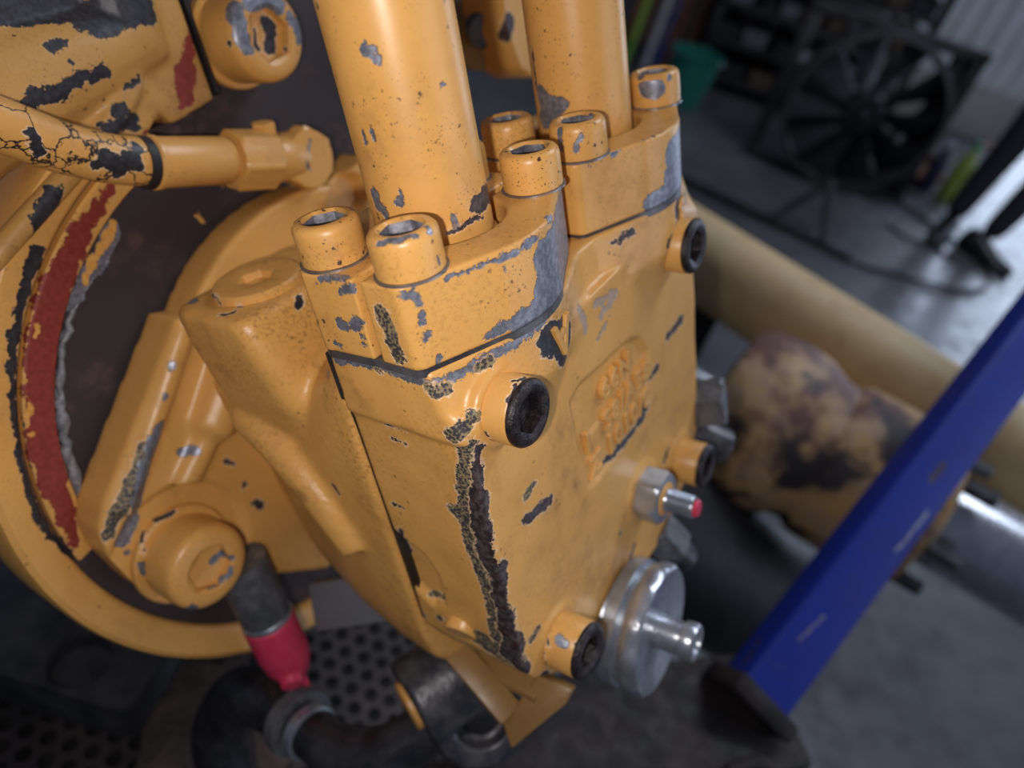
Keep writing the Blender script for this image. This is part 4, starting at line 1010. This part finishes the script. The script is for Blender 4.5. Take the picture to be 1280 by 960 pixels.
# rusty frame at lower right that carries the blue post
M_RUST = plain('oily_rusty_frame', (0.010, 0.008, 0.009), (0.034, 0.022, 0.020), 0.7, 0.1, 30, 0.6, 0.002)
fr = wempty('machine_frame', (0.15, 0.3, 0.55), label='dark rusty machine frame under the silver cap', cat='frame')
mb = MB(); beam(mb, (0.06, 0.25, 0.640), (0.30, 0.36, 0.638), 0.10, 0.05); wobj('frame_rail', mb, M_RUST, fr, (0.15, 0.3, 0.62), bev=0.006)
mb = MB(); beam(mb, (0.11, 0.30, 0.0), (0.11, 0.30, 0.63), 0.05, 0.05, (0, 1, 0)); wobj('frame_leg', mb, M_RUST, fr, (0.11, 0.3, 0), bev=0.004)
mb = MB(); beam(mb, (0.27, 0.36, 0.0), (0.27, 0.36, 0.60), 0.05, 0.05, (0, 1, 0)); wobj('frame_leg', mb, M_RUST, fr, (0.27, 0.36, 0), bev=0.004)
mb = MB(); tube(mb, spline([(0.245, 0.285, 0.667), (0.268, 0.295, 0.674), (0.290, 0.285, 0.668), (0.312, 0.272, 0.655), (0.33, 0.25, 0.63)], 6), 0.007, 12); wobj('rusty_rod', mb, M_RUST, fr, (0.27, 0.29, 0.66))

# ------------------------------------------------------------------ blue post
M_BLUE = paint('paint_blue', base=(0.003, 0.022, 0.30), rough=0.6, speck=0.2, dirt=0.25, cast=0.12, rim=0.0,
               chips=None)
bp = wempty('blue_post', (0.259, 0.345, 0.66), label='blue painted steel post slanting across the lower right', cat='post')
A = Vector((0.262, 0.346, 0.677)); B = Vector((0.464, 0.681, 0.894)); dirp = (B - A).normalized()
mb = MB(); beam(mb, A, A + dirp * 0.80, 0.050, 0.034, (0.2, -0.6, 0.75)); wobj('post_tube', mb, M_BLUE, bp, A, bev=0.005, seg=3)
mb = MB(); beam(mb, A - dirp * 0.010, A + dirp * 0.006, 0.066, 0.05, (0.2, -0.6, 0.75)); wobj('post_base', mb, M_RUST, bp, A, bev=0.003)

# ------------------------------------------------------------------ hydraulic cylinders behind the post
M_TAN = paint('paint_dusty_yellow', base=(0.55, 0.40, 0.20), rough=0.55, speck=0.0, dirt=0.35, cast=0.2)
def dirty_mat():
    m, nt, b = new_mat('paint_dirty_cylinder')
    P = position(nt)
    n1 = noise_n(nt, P, 11, 5, 0.6); n2 = noise_n(nt, P, 26, 5, 0.65)
    c = mix_n(nt, ramp_n(nt, n2, 0.4, 0.62), (0.55, 0.34, 0.12), (0.45, 0.31, 0.20))
    c = mix_n(nt, ramp_n(nt, n1, 0.50, 0.60), c, (0.15, 0.075, 0.06))
    c = mix_n(nt, ramp_n(nt, noise_n(nt, P, 14, 4), 0.55, 0.64), c, (0.035, 0.030, 0.032))
    sockin(nt, b.inputs['Base Color'], c); b.inputs['Roughness'].default_value = 0.6
    bump(nt, b, n2, 0.5, 0.004)
    return m
M_DIRTY = dirty_mat()
t0 = Vector((0.130, 1.030, 0.72)); td = Vector((0.324, -0.211, 0)).normalized()
hc = wempty('hydraulic_cylinder', t0, label='long dusty yellow cylinder tube lying behind the blue post', cat='hydraulic cylinder')
mb = MB(); lathe(mb, t0 - td * 0.25, td, [(0.056, 0), (0.060, 0.004), (0.060, 1.35), (0.056, 1.354)], 56); wobj('tube_wall', mb, M_TAN, hc, t0)
mb = MB(); lathe(mb, t0 + td * 0.46, td, [(0.060, 0), (0.0625, 0.002), (0.0625, 0.02), (0.060, 0.022)], 56); wobj('weld_band', mb, M_TAN, hc, t0)
c0 = Vector((0.295, 0.698, 0.685)); cd = (Vector((0.553, 0.596, 0.685)) - c0).normalized()
hd = wempty('hydraulic_cylinder', c0, label='stained yellow cylinder with chrome rod and dark dirt patches', cat='hydraulic cylinder')
mb = MB(); lathe(mb, c0, cd, [(0.050, -0.062), (0.088, -0.056), (0.100, -0.040), (0.104, 0.0), (0.099, 0.030), (0.088, 0.055), (0.086, 0.068), (0.094, 0.080), (0.095, 0.14), (0.084, 0.146), (0.084, 0.150), (0.090, 0.156), (0.090, 0.19), (0.06, 0.20)], 64); wobj('cylinder_gland', mb, M_DIRTY, hd, c0)
mb = MB(); lathe(mb, c0, cd, [(0.052, 0.18), (0.052, 0.62), (0.048, 0.63)], 56); wobj('chrome_rod', mb, M_CHROME, hd, c0)
mb = MB(); lathe(mb, c0, cd, [(0.016, -0.16), (0.018, -0.155), (0.018, -0.07)], 32); wobj('rod_stub', mb, M_CHROME, hd, c0)
_, cu_, cw_ = basis(cd)
for k in range(6):
    a_ = 2 * math.pi * k / 6 + 0.3
    p_ = c0 + cd * 0.195 + (cu_ * math.cos(a_) + cw_ * math.sin(a_)) * 0.073
    mb = MB(); lathe(mb, p_, cd, [(0.0095, 0), (0.0095, 0.030), (0.008, 0.032)], 6); wobj('gland_bolt', mb, M_OIL, hd, p_)
for (dx, nm) in ((0.0, 'trestle_leg'), (0.55, 'trestle_leg')):
    pass
# trestle that carries both cylinders
tr = wempty('trestle', (0.42, 0.75, 0), label='dark steel trestle under the yellow cylinders', cat='trestle')
for s in (0.02,):
    p0 = c0 + cd * s
    mb = MB(); beam(mb, (p0.x, p0.y, 0), (p0.x, p0.y, p0.z - 0.085), 0.05, 0.05, (0, 1, 0)); wobj('trestle_leg', mb, M_DARK, tr, (p0.x, p0.y, 0))
for s in (-0.12, 0.12):
    p0 = t0 + td * s
    mb = MB(); beam(mb, (p0.x, p0.y, 0), (p0.x, p0.y, p0.z - 0.056), 0.05, 0.05, (0, 1, 0)); wobj('trestle_leg', mb, M_DARK, tr, (p0.x, p0.y, 0))
# black rubber sleeve below the stained cylinder
mb = MB(); tube(mb, spline([(0.13, 0.56, 0.63), (0.22, 0.59, 0.565), (0.33, 0.61, 0.50), (0.42, 0.63, 0.455)], 8), 0.090, 28)
wobj('rubber_sleeve', mb, M_RUBBER, None, (0.25, 0.6, 0.6), label='black rubber duct below the stained yellow cylinder', cat='duct')

# ================================================================== workshop
def floor_mat():
    m, nt, b = new_mat('oily_concrete')
    P = position(nt)
    n1 = noise_n(nt, P, 1.6, 6, 0.62); n2 = noise_n(nt, P, 14, 5, 0.65)
    c = mix_n(nt, ramp_n(nt, n1, 0.38, 0.66), (0.055, 0.055, 0.060), (0.105, 0.105, 0.110))
    c = mix_n(nt, math_n(nt, 'MULTIPLY', ramp_n(nt, n2, 0.5, 0.7), 0.6), c, (0.05, 0.048, 0.05))
    sockin(nt, b.inputs['Base Color'], c)
    sockin(nt, b.inputs['Roughness'], ramp_n(nt, n2, 0.35, 0.65, 0.22, 0.48))
    bump(nt, b, n2, 0.25, 0.004)
    return m
mb = MB(); box(mb, (-4, -3, -0.1), (9, 9, 0.0))
wobj('floor', mb, floor_mat(), None, (0, 0, 0), kind='structure', label='dark oily concrete workshop floor', cat='floor')

M_WALL = plain('grey_wall', (0.30, 0.28, 0.26), (0.38, 0.36, 0.34), 0.8, 0.0, 3, 0.2)
mb = MB(); box(mb, (-4, 5.4, 0), (2.65, 5.55, 3.4)); wb = wobj('wall_back', mb, M_WALL, None, (0, 5.4, 0), kind='structure', label='grey plastered workshop wall behind the fan', cat='wall')
M_SHEET = plain('pale_corrugated_sheet', (0.62, 0.64, 0.65), (0.72, 0.74, 0.75), 0.45, 0.2, 5, 0.1)
# corrugated sheet, one object for each board of the cladding
pitch = 0.125
ripple = []
for i in range(9):
    ripple.append((pitch * i / 8, 0.0 if i in (0, 8) else (0.050 if i in (3, 4, 5) else (0.025 if i in (2, 6) else 0.0))))
src = None
for k in range(9):
    x0 = 1.52 + k * pitch
    if src is None:
        mb = MB()
        pl = [(x, -y_ - 0.004) for x, y_ in ripple] + [(pitch, 0.0), (0, 0.0)]
        prism(mb, pl, 'z', 0.0, 2.6)
        src = to_mesh('sheet_rib', mb, 0, sharp=50)
    place('sheet_rib', src, M_SHEET, wb, Matrix.Translation((x0, 5.4, 0.30)))
mb = MB(); box(mb, (1.5, 5.30, 0.0), (2.65, 5.4, 0.30)); wobj('wall_plinth', mb, M_WALL, wb, (1.5, 5.35, 0), bev=0.01)

# ------------------------------------------------------------------ radiator fan on the floor
M_FANB = plain('black_fan_plastic', (0.008, 0.008, 0.010), (0.018, 0.018, 0.022), 0.75, 0.0, 20, 0.1, spec=0.25)
M_FRAME = plain('dark_fan_frame', (0.020, 0.019, 0.020), (0.045, 0.040, 0.040), 0.5, 0.2, 15, 0.2)
FC = Vector((1.13, 3.62, 0.35))
fan = wempty('radiator_fan', (1.13, 3.62, 0), label='large black radiator fan in a square shroud standing on the floor', cat='fan')
def fbox(name, lo, hi, m=M_FRAME, bv=0.006):
    mb = MB(); box(mb, lo, hi); return wobj(name, mb, m, fan, ((lo[0] + hi[0]) / 2, (lo[1] + hi[1]) / 2, lo[2]), bev=bv)
n = 64
ring_mb = MB(); rings(ring_mb, [[(FC.x + r * math.cos(2 * math.pi * k / n), y_, FC.z + r * math.sin(2 * math.pi * k / n)) for k in range(n)] for r, y_ in ((0.345, 3.66), (0.350, 3.55), (0.326, 3.545), (0.322, 3.66), (0.345, 3.66))], (False, False))
wobj('shroud_ring', ring_mb, M_FRAME, fan, (FC.x, 3.62, FC.z))
fbox('frame_bar', (0.73, 3.66, 0.66), (1.53, 3.70, 0.71)); fbox('frame_bar', (0.73, 3.66, 0.0), (1.53, 3.70, 0.03))
fbox('frame_post', (0.735, 3.66, 0.03), (0.785, 3.70, 0.66)); fbox('frame_post', (1.475, 3.66, 0.03), (1.525, 3.70, 0.66))
fbox('frame_stay', (1.40, 3.70, 0.0), (1.50, 3.74, 0.66)); 
mb = MB(); beam(mb, (1.20, 3.69, 0.03), (1.50, 3.69, 0.60), 0.03, 0.03, (0, 1, 0)); wobj('frame_brace', mb, M_FRAME, fan, (1.3, 3.69, 0.3))
mb = MB(); lathe(mb, FC + Vector((0, 0.04, 0)), (0, -1, 0), [(0.085, 0), (0.085, 0.07), (0.075, 0.085), (0.055, 0.09), (0.05, 0.075), (0.03, 0.075), (0.028, 0.10), (0.02, 0.105)], 48)
wobj('fan_hub', mb, M_FANB, fan, FC)
NB = 10
src = None
for k in range(NB):
    if src is None:
        mb = MB(); rs = []
        for i in range(9):
            r = 0.08 + 0.238 * i / 8; w_ = 0.085 + 0.110 * i / 8; tw = math.radians(52 - 22 * i / 8)
            sweep_ = 0.02 * math.sin(i / 8 * 1.5)
            ring = []
            for j in range(6):
                t = (j / 5 - 0.5)
                ring.append((r, t, w_, tw, sweep_))
            top = []; bot = []
            for (r_, t, ww, tw_, sw) in ring:
                camb = 0.012 * (1 - 4 * t * t)
                lx = t * ww * math.cos(tw_) + sw; ly = t * ww * math.sin(tw_) - camb
                top.append((lx, ly - 0.0025, r_)); bot.append((lx, ly + 0.0025, r_))
            rs.append(top + list(reversed(bot)))
        rings(mb, rs)
        src = to_mesh('fan_blade', mb, 0, sharp=50)
    o = place('fan_blade', src, M_FANB, fan, Matrix.Translation(FC) @ Matrix.Rotation(2 * math.pi * k / NB + 0.2, 4, 'Y'))

# ------------------------------------------------------------------ rack with parts left of the fan
M_RACK = plain('dark_rack_steel', (0.016, 0.016, 0.018), (0.04, 0.038, 0.038), 0.5, 0.2, 10, 0.1)
rk = wempty('parts_rack', (0.72, 4.75, 0), label='dark storage rack with bins left of the fan', cat='rack')
RX0, RX1, RY0, RY1 = 0.46, 1.55, 4.55, 4.95
for x_ in (RX0, RX1):
    for y_ in (RY0, RY1):
        mb = MB(); box(mb, (x_ - 0.02, y_ - 0.02, 0), (x_ + 0.02, y_ + 0.02, 1.9)); wobj('rack_post', mb, M_RACK, rk, (x_, y_, 0))
levels = [0.08, 0.27, 0.46, 0.65, 0.90, 1.20]
for z_ in levels:
    mb = MB(); box(mb, (RX0 - 0.02, RY0 - 0.02, z_ - 0.02), (RX1 + 0.02, RY1 + 0.02, z_)); wobj('rack_shelf', mb, M_RACK, rk, (0.9, 4.75, z_))
random.seed(11)
binc = [('grey', (0.16, 0.16, 0.18)), ('black', (0.03, 0.03, 0.035)), ('dull silver', (0.5, 0.52, 0.55)), ('brown', (0.12, 0.08, 0.05)), ('tan yellow', (0.6, 0.42, 0.10))]
BM = {}
for nm, c_ in binc:
    BM[nm] = plain('bin_' + nm.replace(' ', '_'), c_, tuple(v * 0.7 for v in c_), 0.5, 0.1, 20, 0.1)
def bin_mesh(w, d, h):
    mb = MB(); t = 0.006
    o0 = [(-w / 2, -d / 2, 0), (w / 2, -d / 2, 0), (w / 2, d / 2, 0), (-w / 2, d / 2, 0)]
    def ring(ix, z, lowfront=0.0):
        return [(-w / 2 + ix, -d / 2 + ix, z - lowfront), (w / 2 - ix, -d / 2 + ix, z - lowfront), (w / 2 - ix, d / 2 - ix, z), (-w / 2 + ix, d / 2 - ix, z)]
    rings(mb, [ring(0.008, 0), ring(0, h, h * 0.35), ring(t, h, h * 0.35), ring(t + 0.006, t)], (True, True))
    return to_mesh('bin', mb, 0)
binm = [bin_mesh(0.11, 0.26, 0.10), bin_mesh(0.09, 0.24, 0.08), bin_mesh(0.14, 0.28, 0.12)]
cnt = {}
levn = ['lowest', 'second', 'third', 'fourth', 'fifth']
for li, z_ in enumerate(levels[:5]):
    x_ = RX0 + 0.09; bi = 0
    while x_ < RX1 - 0.06:
        q = random.choice([0, 1, 2]); nm, c_ = random.choice(binc[:4] if not (li == 3 and bi == 1) else binc[4:])
        me = binm[q].copy()
        o = place('parts_bin', me, BM[nm], None, Matrix.Translation((x_, 4.74, z_)) @ Matrix.Rotation(random.uniform(-0.06, 0.06), 4, 'Z'))
        o['label'] = f'{nm} parts bin on the {levn[li]} shelf of the rack, {["first","second","third","fourth","fifth","sixth","seventh","eighth"][min(bi,7)]} from its left end'
        o['category'] = 'bin'; o['group'] = 'bins on the parts rack'
        x_ += [0.135, 0.115, 0.165][q]; bi += 1

# things left of the rack
def simple(name, mb, m, org, label, cat, bev=0.0, **kw):
    return wobj(name, mb, m, None, org, bev=bev, label=label, cat=cat, **kw)
M_GREEN = plain('green_plastic', (0.012, 0.14, 0.10), (0.02, 0.18, 0.13), 0.4, 0, 20, 0.05)
bk = wempty('plastic_bucket', (0.40, 4.15, 0.0), label='green plastic bucket on the floor left of the rack', cat='bucket')
mb = MB(); lathe(mb, (0.40, 4.15, 0), (0, 0, 1), [(0.10, 0), (0.13, 0.24), (0.14, 0.245), (0.14, 0.26), (0.125, 0.26), (0.095, 0.01)], 40); wobj('bucket_body', mb, M_GREEN, bk, (0.40, 4.15, 0))
mb = MB(); tube(mb, [(0.40 + 0.14 * math.cos(a_), 4.15 - 0.02 - 0.09 * math.sin(a_), 0.25 - 0.02 * math.sin(a_)) for a_ in [math.pi * i / 16 for i in range(17)]], 0.004, 8); wobj('bucket_handle', mb, M_STEEL, bk, (0.40, 4.15, 0.25))
M_ORA = plain('orange_cabinet_paint', (0.45, 0.19, 0.05), (0.52, 0.23, 0.06), 0.5, 0, 8, 0.05)
cb = wempty('tool_cabinet', (0.22, 5.0, 0), label='dull orange tool cabinet far behind the pipes', cat='cabinet')
mb = MB(); box(mb, (0.02, 4.85, 0.05), (0.42, 5.25, 0.95)); wobj('cabinet_body', mb, M_ORA, cb, (0.22, 5.05, 0.05), bev=0.01)
for k in range(4):
    mb = MB(); box(mb, (0.04, 4.835, 0.09 + k * 0.21), (0.40, 4.85, 0.28 + k * 0.21)); dr = wobj('drawer', mb, M_ORA, cb, (0.22, 4.84, 0.09 + k * 0.21), bev=0.004)
    mb = MB(); box(mb, (0.14, 4.815, 0.235 + k * 0.21), (0.30, 4.835, 0.25 + k * 0.21)); wobj('handle', mb, M_DARK, dr, (0.22, 4.82, 0.235 + k * 0.21))
for xx in (0.05, 0.39):
    for yy in (4.88, 5.22):
        mb = MB(); box(mb, (xx - 0.02, yy - 0.02, 0), (xx + 0.02, yy + 0.02, 0.05)); wobj('foot', mb, M_DARK, cb, (xx, yy, 0))
random.seed(5)
sticks = [('green', (0.2, 0.42, 0.06)), ('dark grey', (0.03, 0.03, 0.035)), ('pale grey', (0.34, 0.34, 0.36)), ('blue', (0.04, 0.07, 0.22)), ('reddish brown', (0.09, 0.03, 0.03)), ('black', (0.012, 0.012, 0.013))]
for k, (nm, c_) in enumerate(sticks):
    x_ = 0.06 + k * 0.055
    mb = MB(); tube(mb, [(x_, 4.50 + 0.02 * k, 0.0), (x_ + 0.05, 4.80, 1.25)], 0.014 + 0.004 * (k % 3), 12)
    simple('long_handle', mb, plain('handle_' + nm.replace(' ', '_'), c_, c_, 0.5, 0, 10, 0.0), (x_, 4.5 + 0.02 * k, 0), f'{nm} pole leaning against the orange cabinet', 'pole', group='poles leaning on the cabinet')

# bottles and a cardboard box beyond the fan, on the floor by the person
def bottle(c, h, r, col_, cap, label):
    e = wempty('bottle', c, label=label, cat='bottle', group='bottles on the floor by the fan')
    m = plain('bottle_' + label.split()[0], col_, tuple(v * 0.8 for v in col_), 0.3, 0, 20, 0.0)
    mb = MB(); lathe(mb, c, (0, 0, 1), [(r * 0.9, 0), (r, 0.006), (r, h * 0.6), (r * 0.85, h * 0.7), (r * 0.4, h * 0.84), (r * 0.36, h * 0.9)], 32); wobj('bottle_body', mb, m, e, c)
    mb = MB(); lathe(mb, (c[0], c[1], c[2] + h * 0.9), (0, 0, 1), [(r * 0.42, 0), (r * 0.42, h * 0.09), (r * 0.36, h * 0.1)], 24); wobj('bottle_cap', mb, plain('cap_' + label.split()[0], cap, cap, 0.4, 0, 20, 0.0), e, c)
bottle((1.83, 3.95, 0.0), 0.30, 0.045, (0.35, 0.45, 0.08), (0.05, 0.35, 0.12), 'yellowgreen plastic bottle with green cap by the fan')
bottle((1.72, 3.98, 0.0), 0.26, 0.04, (0.02, 0.022, 0.05), (0.4, 0.42, 0.5), 'black plastic bottle with pale cap by the fan')
bottle((1.93, 4.10, 0.0), 0.28, 0.05, (0.45, 0.48, 0.52), (0.30, 0.05, 0.05), 'white plastic bottle with red cap by the fan')
cbx = wempty('carton', (1.66, 4.15, 0), label='open brown cardboard carton lying behind the fan', cat='box')
M_CARD = plain('cardboard', (0.22, 0.11, 0.07), (0.28, 0.15, 0.09), 0.8, 0, 12, 0.1)
mb = MB(); rings(mb, [[(1.54, 4.05, 0), (1.80, 4.05, 0), (1.80, 4.30, 0), (1.54, 4.30, 0)], [(1.54, 4.05, 0.10), (1.80, 4.05, 0.10), (1.80, 4.30, 0.10), (1.54, 4.30, 0.10)], [(1.545, 4.055, 0.10), (1.795, 4.055, 0.10), (1.795, 4.295, 0.10), (1.545, 4.295, 0.10)], [(1.545, 4.055, 0.01), (1.795, 4.055, 0.01), (1.795, 4.295, 0.01), (1.545, 4.295, 0.01)]], (True, True)); wobj('carton_body', mb, M_CARD, cbx, (1.66, 4.15, 0))
mb = MB(); beam(mb, (1.67, 4.05, 0.10), (1.67, 3.96, 0.06), 0.25, 0.004); wobj('carton_flap', mb, M_CARD, cbx, (1.67, 4.05, 0.1))

# low rail stand and cable on the floor
M_BLACKST = plain('black_steel', (0.012, 0.012, 0.014), (0.03, 0.03, 0.03), 0.5, 0.2, 20, 0.1)
jk = wempty('floor_stand', (0.9, 2.95, 0), label='low black steel stand with A-shaped brace on the floor', cat='stand')
mb = MB(); beam(mb, (0.40, 3.08, 0.015), (1.12, 2.82, 0.015), 0.035, 0.03); wobj('stand_rail', mb, M_BLACKST, jk, (0.8, 2.95, 0))
mb = MB(); beam(mb, (0.80, 2.92, 0.03), (0.965, 3.00, 0.22), 0.022, 0.022); wobj('stand_brace', mb, M_BLACKST, jk, (0.8, 2.92, 0.02))
mb = MB(); beam(mb, (0.965, 3.00, 0.22), (1.01, 2.86, 0.03), 0.022, 0.022); wobj('stand_brace', mb, M_BLACKST, jk, (1.0, 2.86, 0.02))
mb = MB(); tube(mb, spline([(1.10, 2.83, 0.012), (1.20, 2.80, 0.012), (1.30, 2.82, 0.012), (1.45, 2.83, 0.012), (1.60, 2.86, 0.012), (1.72, 2.95, 0.012), (1.80, 3.09, 0.012), (1.78, 3.25, 0.012), (1.62, 3.52, 0.012), (1.50, 3.66, 0.012)], 8), 0.009, 10)
simple('cable', mb, M_BLACKST, (1.4, 2.85, 0.0), 'thin black cable looping on the floor by the shoes', 'cable')
mb = MB(); tube(mb, spline([(1.44, 3.40, 0.01), (1.40, 3.32, 0.01), (1.46, 3.24, 0.01), (1.58, 3.22, 0.01), (1.66, 3.14, 0.01)], 8), 0.007, 10)
simple('cable', mb, M_BLACKST, (1.5, 3.3, 0.0), 'short dark cable curled behind the far shoe', 'cable')

# ------------------------------------------------------------------ the person standing by the fan
M_CLOTH = plain('dark_work_trousers', (0.010, 0.010, 0.014), (0.02, 0.02, 0.027), 0.8, 0, 60, 0.3, 0.002)
M_JACKET = plain('navy_work_shirt', (0.012, 0.016, 0.035), (0.02, 0.026, 0.05), 0.8, 0, 60, 0.3, 0.002)
M_SKIN = plain('skin', (0.38, 0.20, 0.13), (0.42, 0.23, 0.15), 0.5, 0, 40, 0.05)
M_SHOE = plain('black_leather', (0.008, 0.008, 0.009), (0.018, 0.018, 0.02), 0.4, 0, 60, 0.2)
M_HAIR = plain('dark_hair', (0.010, 0.008, 0.007), (0.02, 0.016, 0.013), 0.6, 0, 150, 0.5, 0.003)
def skin_mesh(name, verts, edges, root=0, sub=2):
    me = bpy.data.meshes.new(name + '_raw')
    me.from_pydata([v[:3] for v in verts], edges, [])
    o = bpy.data.objects.new(name + '_raw', me); col.objects.link(o)
    o.modifiers.new('k', 'SKIN')
    for i, v in enumerate(verts):
        sv = me.skin_vertices[0].data[i]
        rx, ry = (v[3], v[4]) if len(v) > 4 else (v[3], v[3])
        sv.radius = (rx, ry); sv.use_root = (i == root)
    s = o.modifiers.new('s', 'SUBSURF'); s.levels = sub; s.render_levels = sub
    out = bpy.data.meshes.new_from_object(o.evaluated_get(bpy.context.evaluated_depsgraph_get()))
    out.name = name
    bpy.data.objects.remove(o); bpy.data.meshes.remove(me)
    for p in out.polygons: p.use_smooth = True
    return out
PX, PY = 1.80, 3.36
per = place('person', None, None, None, Matrix.Translation((PX, PY, 0)), label='person in dark trousers and black shoes standing by the fan', cat='person')
# local frame: +x to the right in the photo, -y towards the camera
body = [(0.03, 0.02, 0.96, 0.15, 0.11),      # 0 pelvis
        (0.03, 0.02, 1.12, 0.145, 0.10), (0.03, 0.02, 1.30, 0.17, 0.11), (0.03, 0.02, 1.44, 0.12, 0.085), (0.03, 0.01, 1.52, 0.052, 0.052), (0.03, 0.0, 1.60, 0.07, 0.08), (0.03, -0.005, 1.68, 0.075, 0.09), (0.03, 0.0, 1.755, 0.05, 0.06),
        (-0.075, 0.03, 0.88, 0.092), (-0.110, 0.02, 0.50, 0.066), (-0.125, 0.045, 0.28, 0.060), (-0.135, 0.06, 0.09, 0.050),
        (0.125, 0.00, 0.88, 0.092), (0.060, -0.07, 0.50, 0.066), (0.020, -0.07, 0.28, 0.060), (-0.005, -0.06, 0.09, 0.050),
        (-0.16, 0.02, 1.42, 0.058), (-0.22, 0.04, 1.15, 0.046), (-0.19, -0.14, 0.98, 0.036), (-0.18, -0.20, 0.94, 0.026),
        (0.22, 0.02, 1.42, 0.058), (0.28, 0.04, 1.15, 0.046), (0.27, -0.12, 0.96, 0.036), (0.265, -0.18, 0.92, 0.026)]
edges = [(0, 1), (1, 2), (2, 3), (3, 4), (4, 5), (5, 6), (6, 7), (0, 8), (8, 9), (9, 10), (10, 11), (0, 12), (12, 13), (13, 14), (14, 15), (3, 16), (16, 17), (17, 18), (18, 19), (3, 20), (20, 21), (21, 22), (22, 23)]
bme = skin_mesh('body', body, edges)
bme.materials.append(M_CLOTH); bme.materials.append(M_JACKET); bme.materials.append(M_SKIN)
for p in bme.polygons:
    c_ = p.center
    arm = abs(c_.x - 0.03) > 0.15 and c_.z > 0.85
    if c_.z > 1.50: p.material_index = 2
    elif arm and c_.z < 1.0 and c_.y < -0.10: p.material_index = 2
    elif c_.z > 0.98 or arm: p.material_index = 1
    else: p.material_index = 0
PM = Matrix.Translation((PX, PY, 0))
place('body', bme, None, per, PM)
def hand(wrist, fwd, side, s):
    W_ = Vector(wrist); f_ = Vector(fwd).normalized(); sd = Vector(side).normalized(); dn = f_.cross(sd) * s
    vs = [(*W_, 0.024), (*(W_ + f_ * 0.045), 0.030, 0.016), (*(W_ + f_ * 0.085), 0.030, 0.014)]; es = [(0, 1), (1, 2)]
    for k, L in enumerate((0.062, 0.072, 0.066, 0.050)):
        b_ = W_ + f_ * 0.09 + sd * (k - 1.5) * 0.019
        i0 = len(vs); vs += [(*b_, 0.009), (*(b_ + f_ * L * 0.5 - dn * 0.008), 0.0085), (*(b_ + f_ * L * 0.85 - dn * 0.026), 0.007)]
        es += [(2, i0), (i0, i0 + 1), (i0 + 1, i0 + 2)]
    i0 = len(vs); b_ = W_ + f_ * 0.03 - sd * 0.03
    vs += [(*b_, 0.011), (*(b_ + f_ * 0.03 - sd * 0.018), 0.010), (*(b_ + f_ * 0.055 - sd * 0.018 - dn * 0.01), 0.008)]
    es += [(1, i0), (i0, i0 + 1), (i0 + 1, i0 + 2)]
    return skin_mesh('hand', vs, es, 0, 1)
place('hand', hand((-0.18, -0.20, 0.94), (0.05, -0.7, -0.6), (1, 0, 0), 1), M_SKIN, per, PM)
place('hand', hand((0.265, -0.18, 0.92), (-0.05, -0.7, -0.6), (-1, 0, 0), 1), M_SKIN, per, PM)
def shoe(x, y, ang):
    mb = MB(); rs = []
    for t, w_, h_ in ((-0.10, 0.030, 0.075), (-0.085, 0.042, 0.105), (-0.03, 0.044, 0.115), (0.03, 0.046, 0.085), (0.09, 0.052, 0.062), (0.14, 0.045, 0.050), (0.165, 0.022, 0.035)):
        ring = []
        for k in range(16):
            a_ = 2 * math.pi * k / 16
            zz = h_ / 2 + h_ / 2 * math.sin(a_); ring.append((w_ * math.cos(a_) * (1 if zz > h_ * 0.3 else 0.95), -t, max(0.0, zz)))
        rs.append(ring)
    rings(mb, rs)
    M_ = Matrix.Translation((x, y, 0)) @ Matrix.Rotation(ang, 4, 'Z')
    mb.xf(M_); return mb
for (x_, y_, a_) in ((-0.135, 0.045, -0.5), (-0.005, -0.075, 0.75)):
    me = to_mesh('shoe', shoe(x_, y_, a_), 0, sharp=70)
    place('shoe', me, M_SHOE, per, PM)
# face and hair
mb = MB(); lathe(mb, (0.03, 0.015, 1.665), (0, 0.25, 1), [(0.088, -0.03), (0.094, 0.03), (0.085, 0.075), (0.055, 0.105), (0.01, 0.118)], 28); place('hair', to_mesh('hair', mb), M_HAIR, per, PM)
mb = MB(); lathe(mb, (0.03, -0.088, 1.655), (0, -1, -0.35), [(0.016, -0.01), (0.013, 0.012), (0.006, 0.022)], 16); place('nose', to_mesh('nose', mb), M_SKIN, per, PM)
for s in (-1, 1):
    mb = MB(); lathe(mb, (0.03 + s * 0.033, -0.078, 1.682), (0, -1, 0), [(0.013, -0.008), (0.012, 0.002), (0.006, 0.006)], 16); place('eye', to_mesh('eye', mb), M_HAIR, per, PM)
    mb = MB(); lathe(mb, (0.03 + s * 0.082, 0.0, 1.665), (s, 0, 0), [(0.026, -0.01), (0.03, 0.0), (0.022, 0.010)], 16); place('ear', to_mesh('ear', mb), M_SKIN, per, PM)
mb = MB(); box(mb, (0.008, -0.090, 1.612), (0.052, -0.074, 1.620)); place('mouth', to_mesh('mouth', mb), M_REDCAP, per, PM)
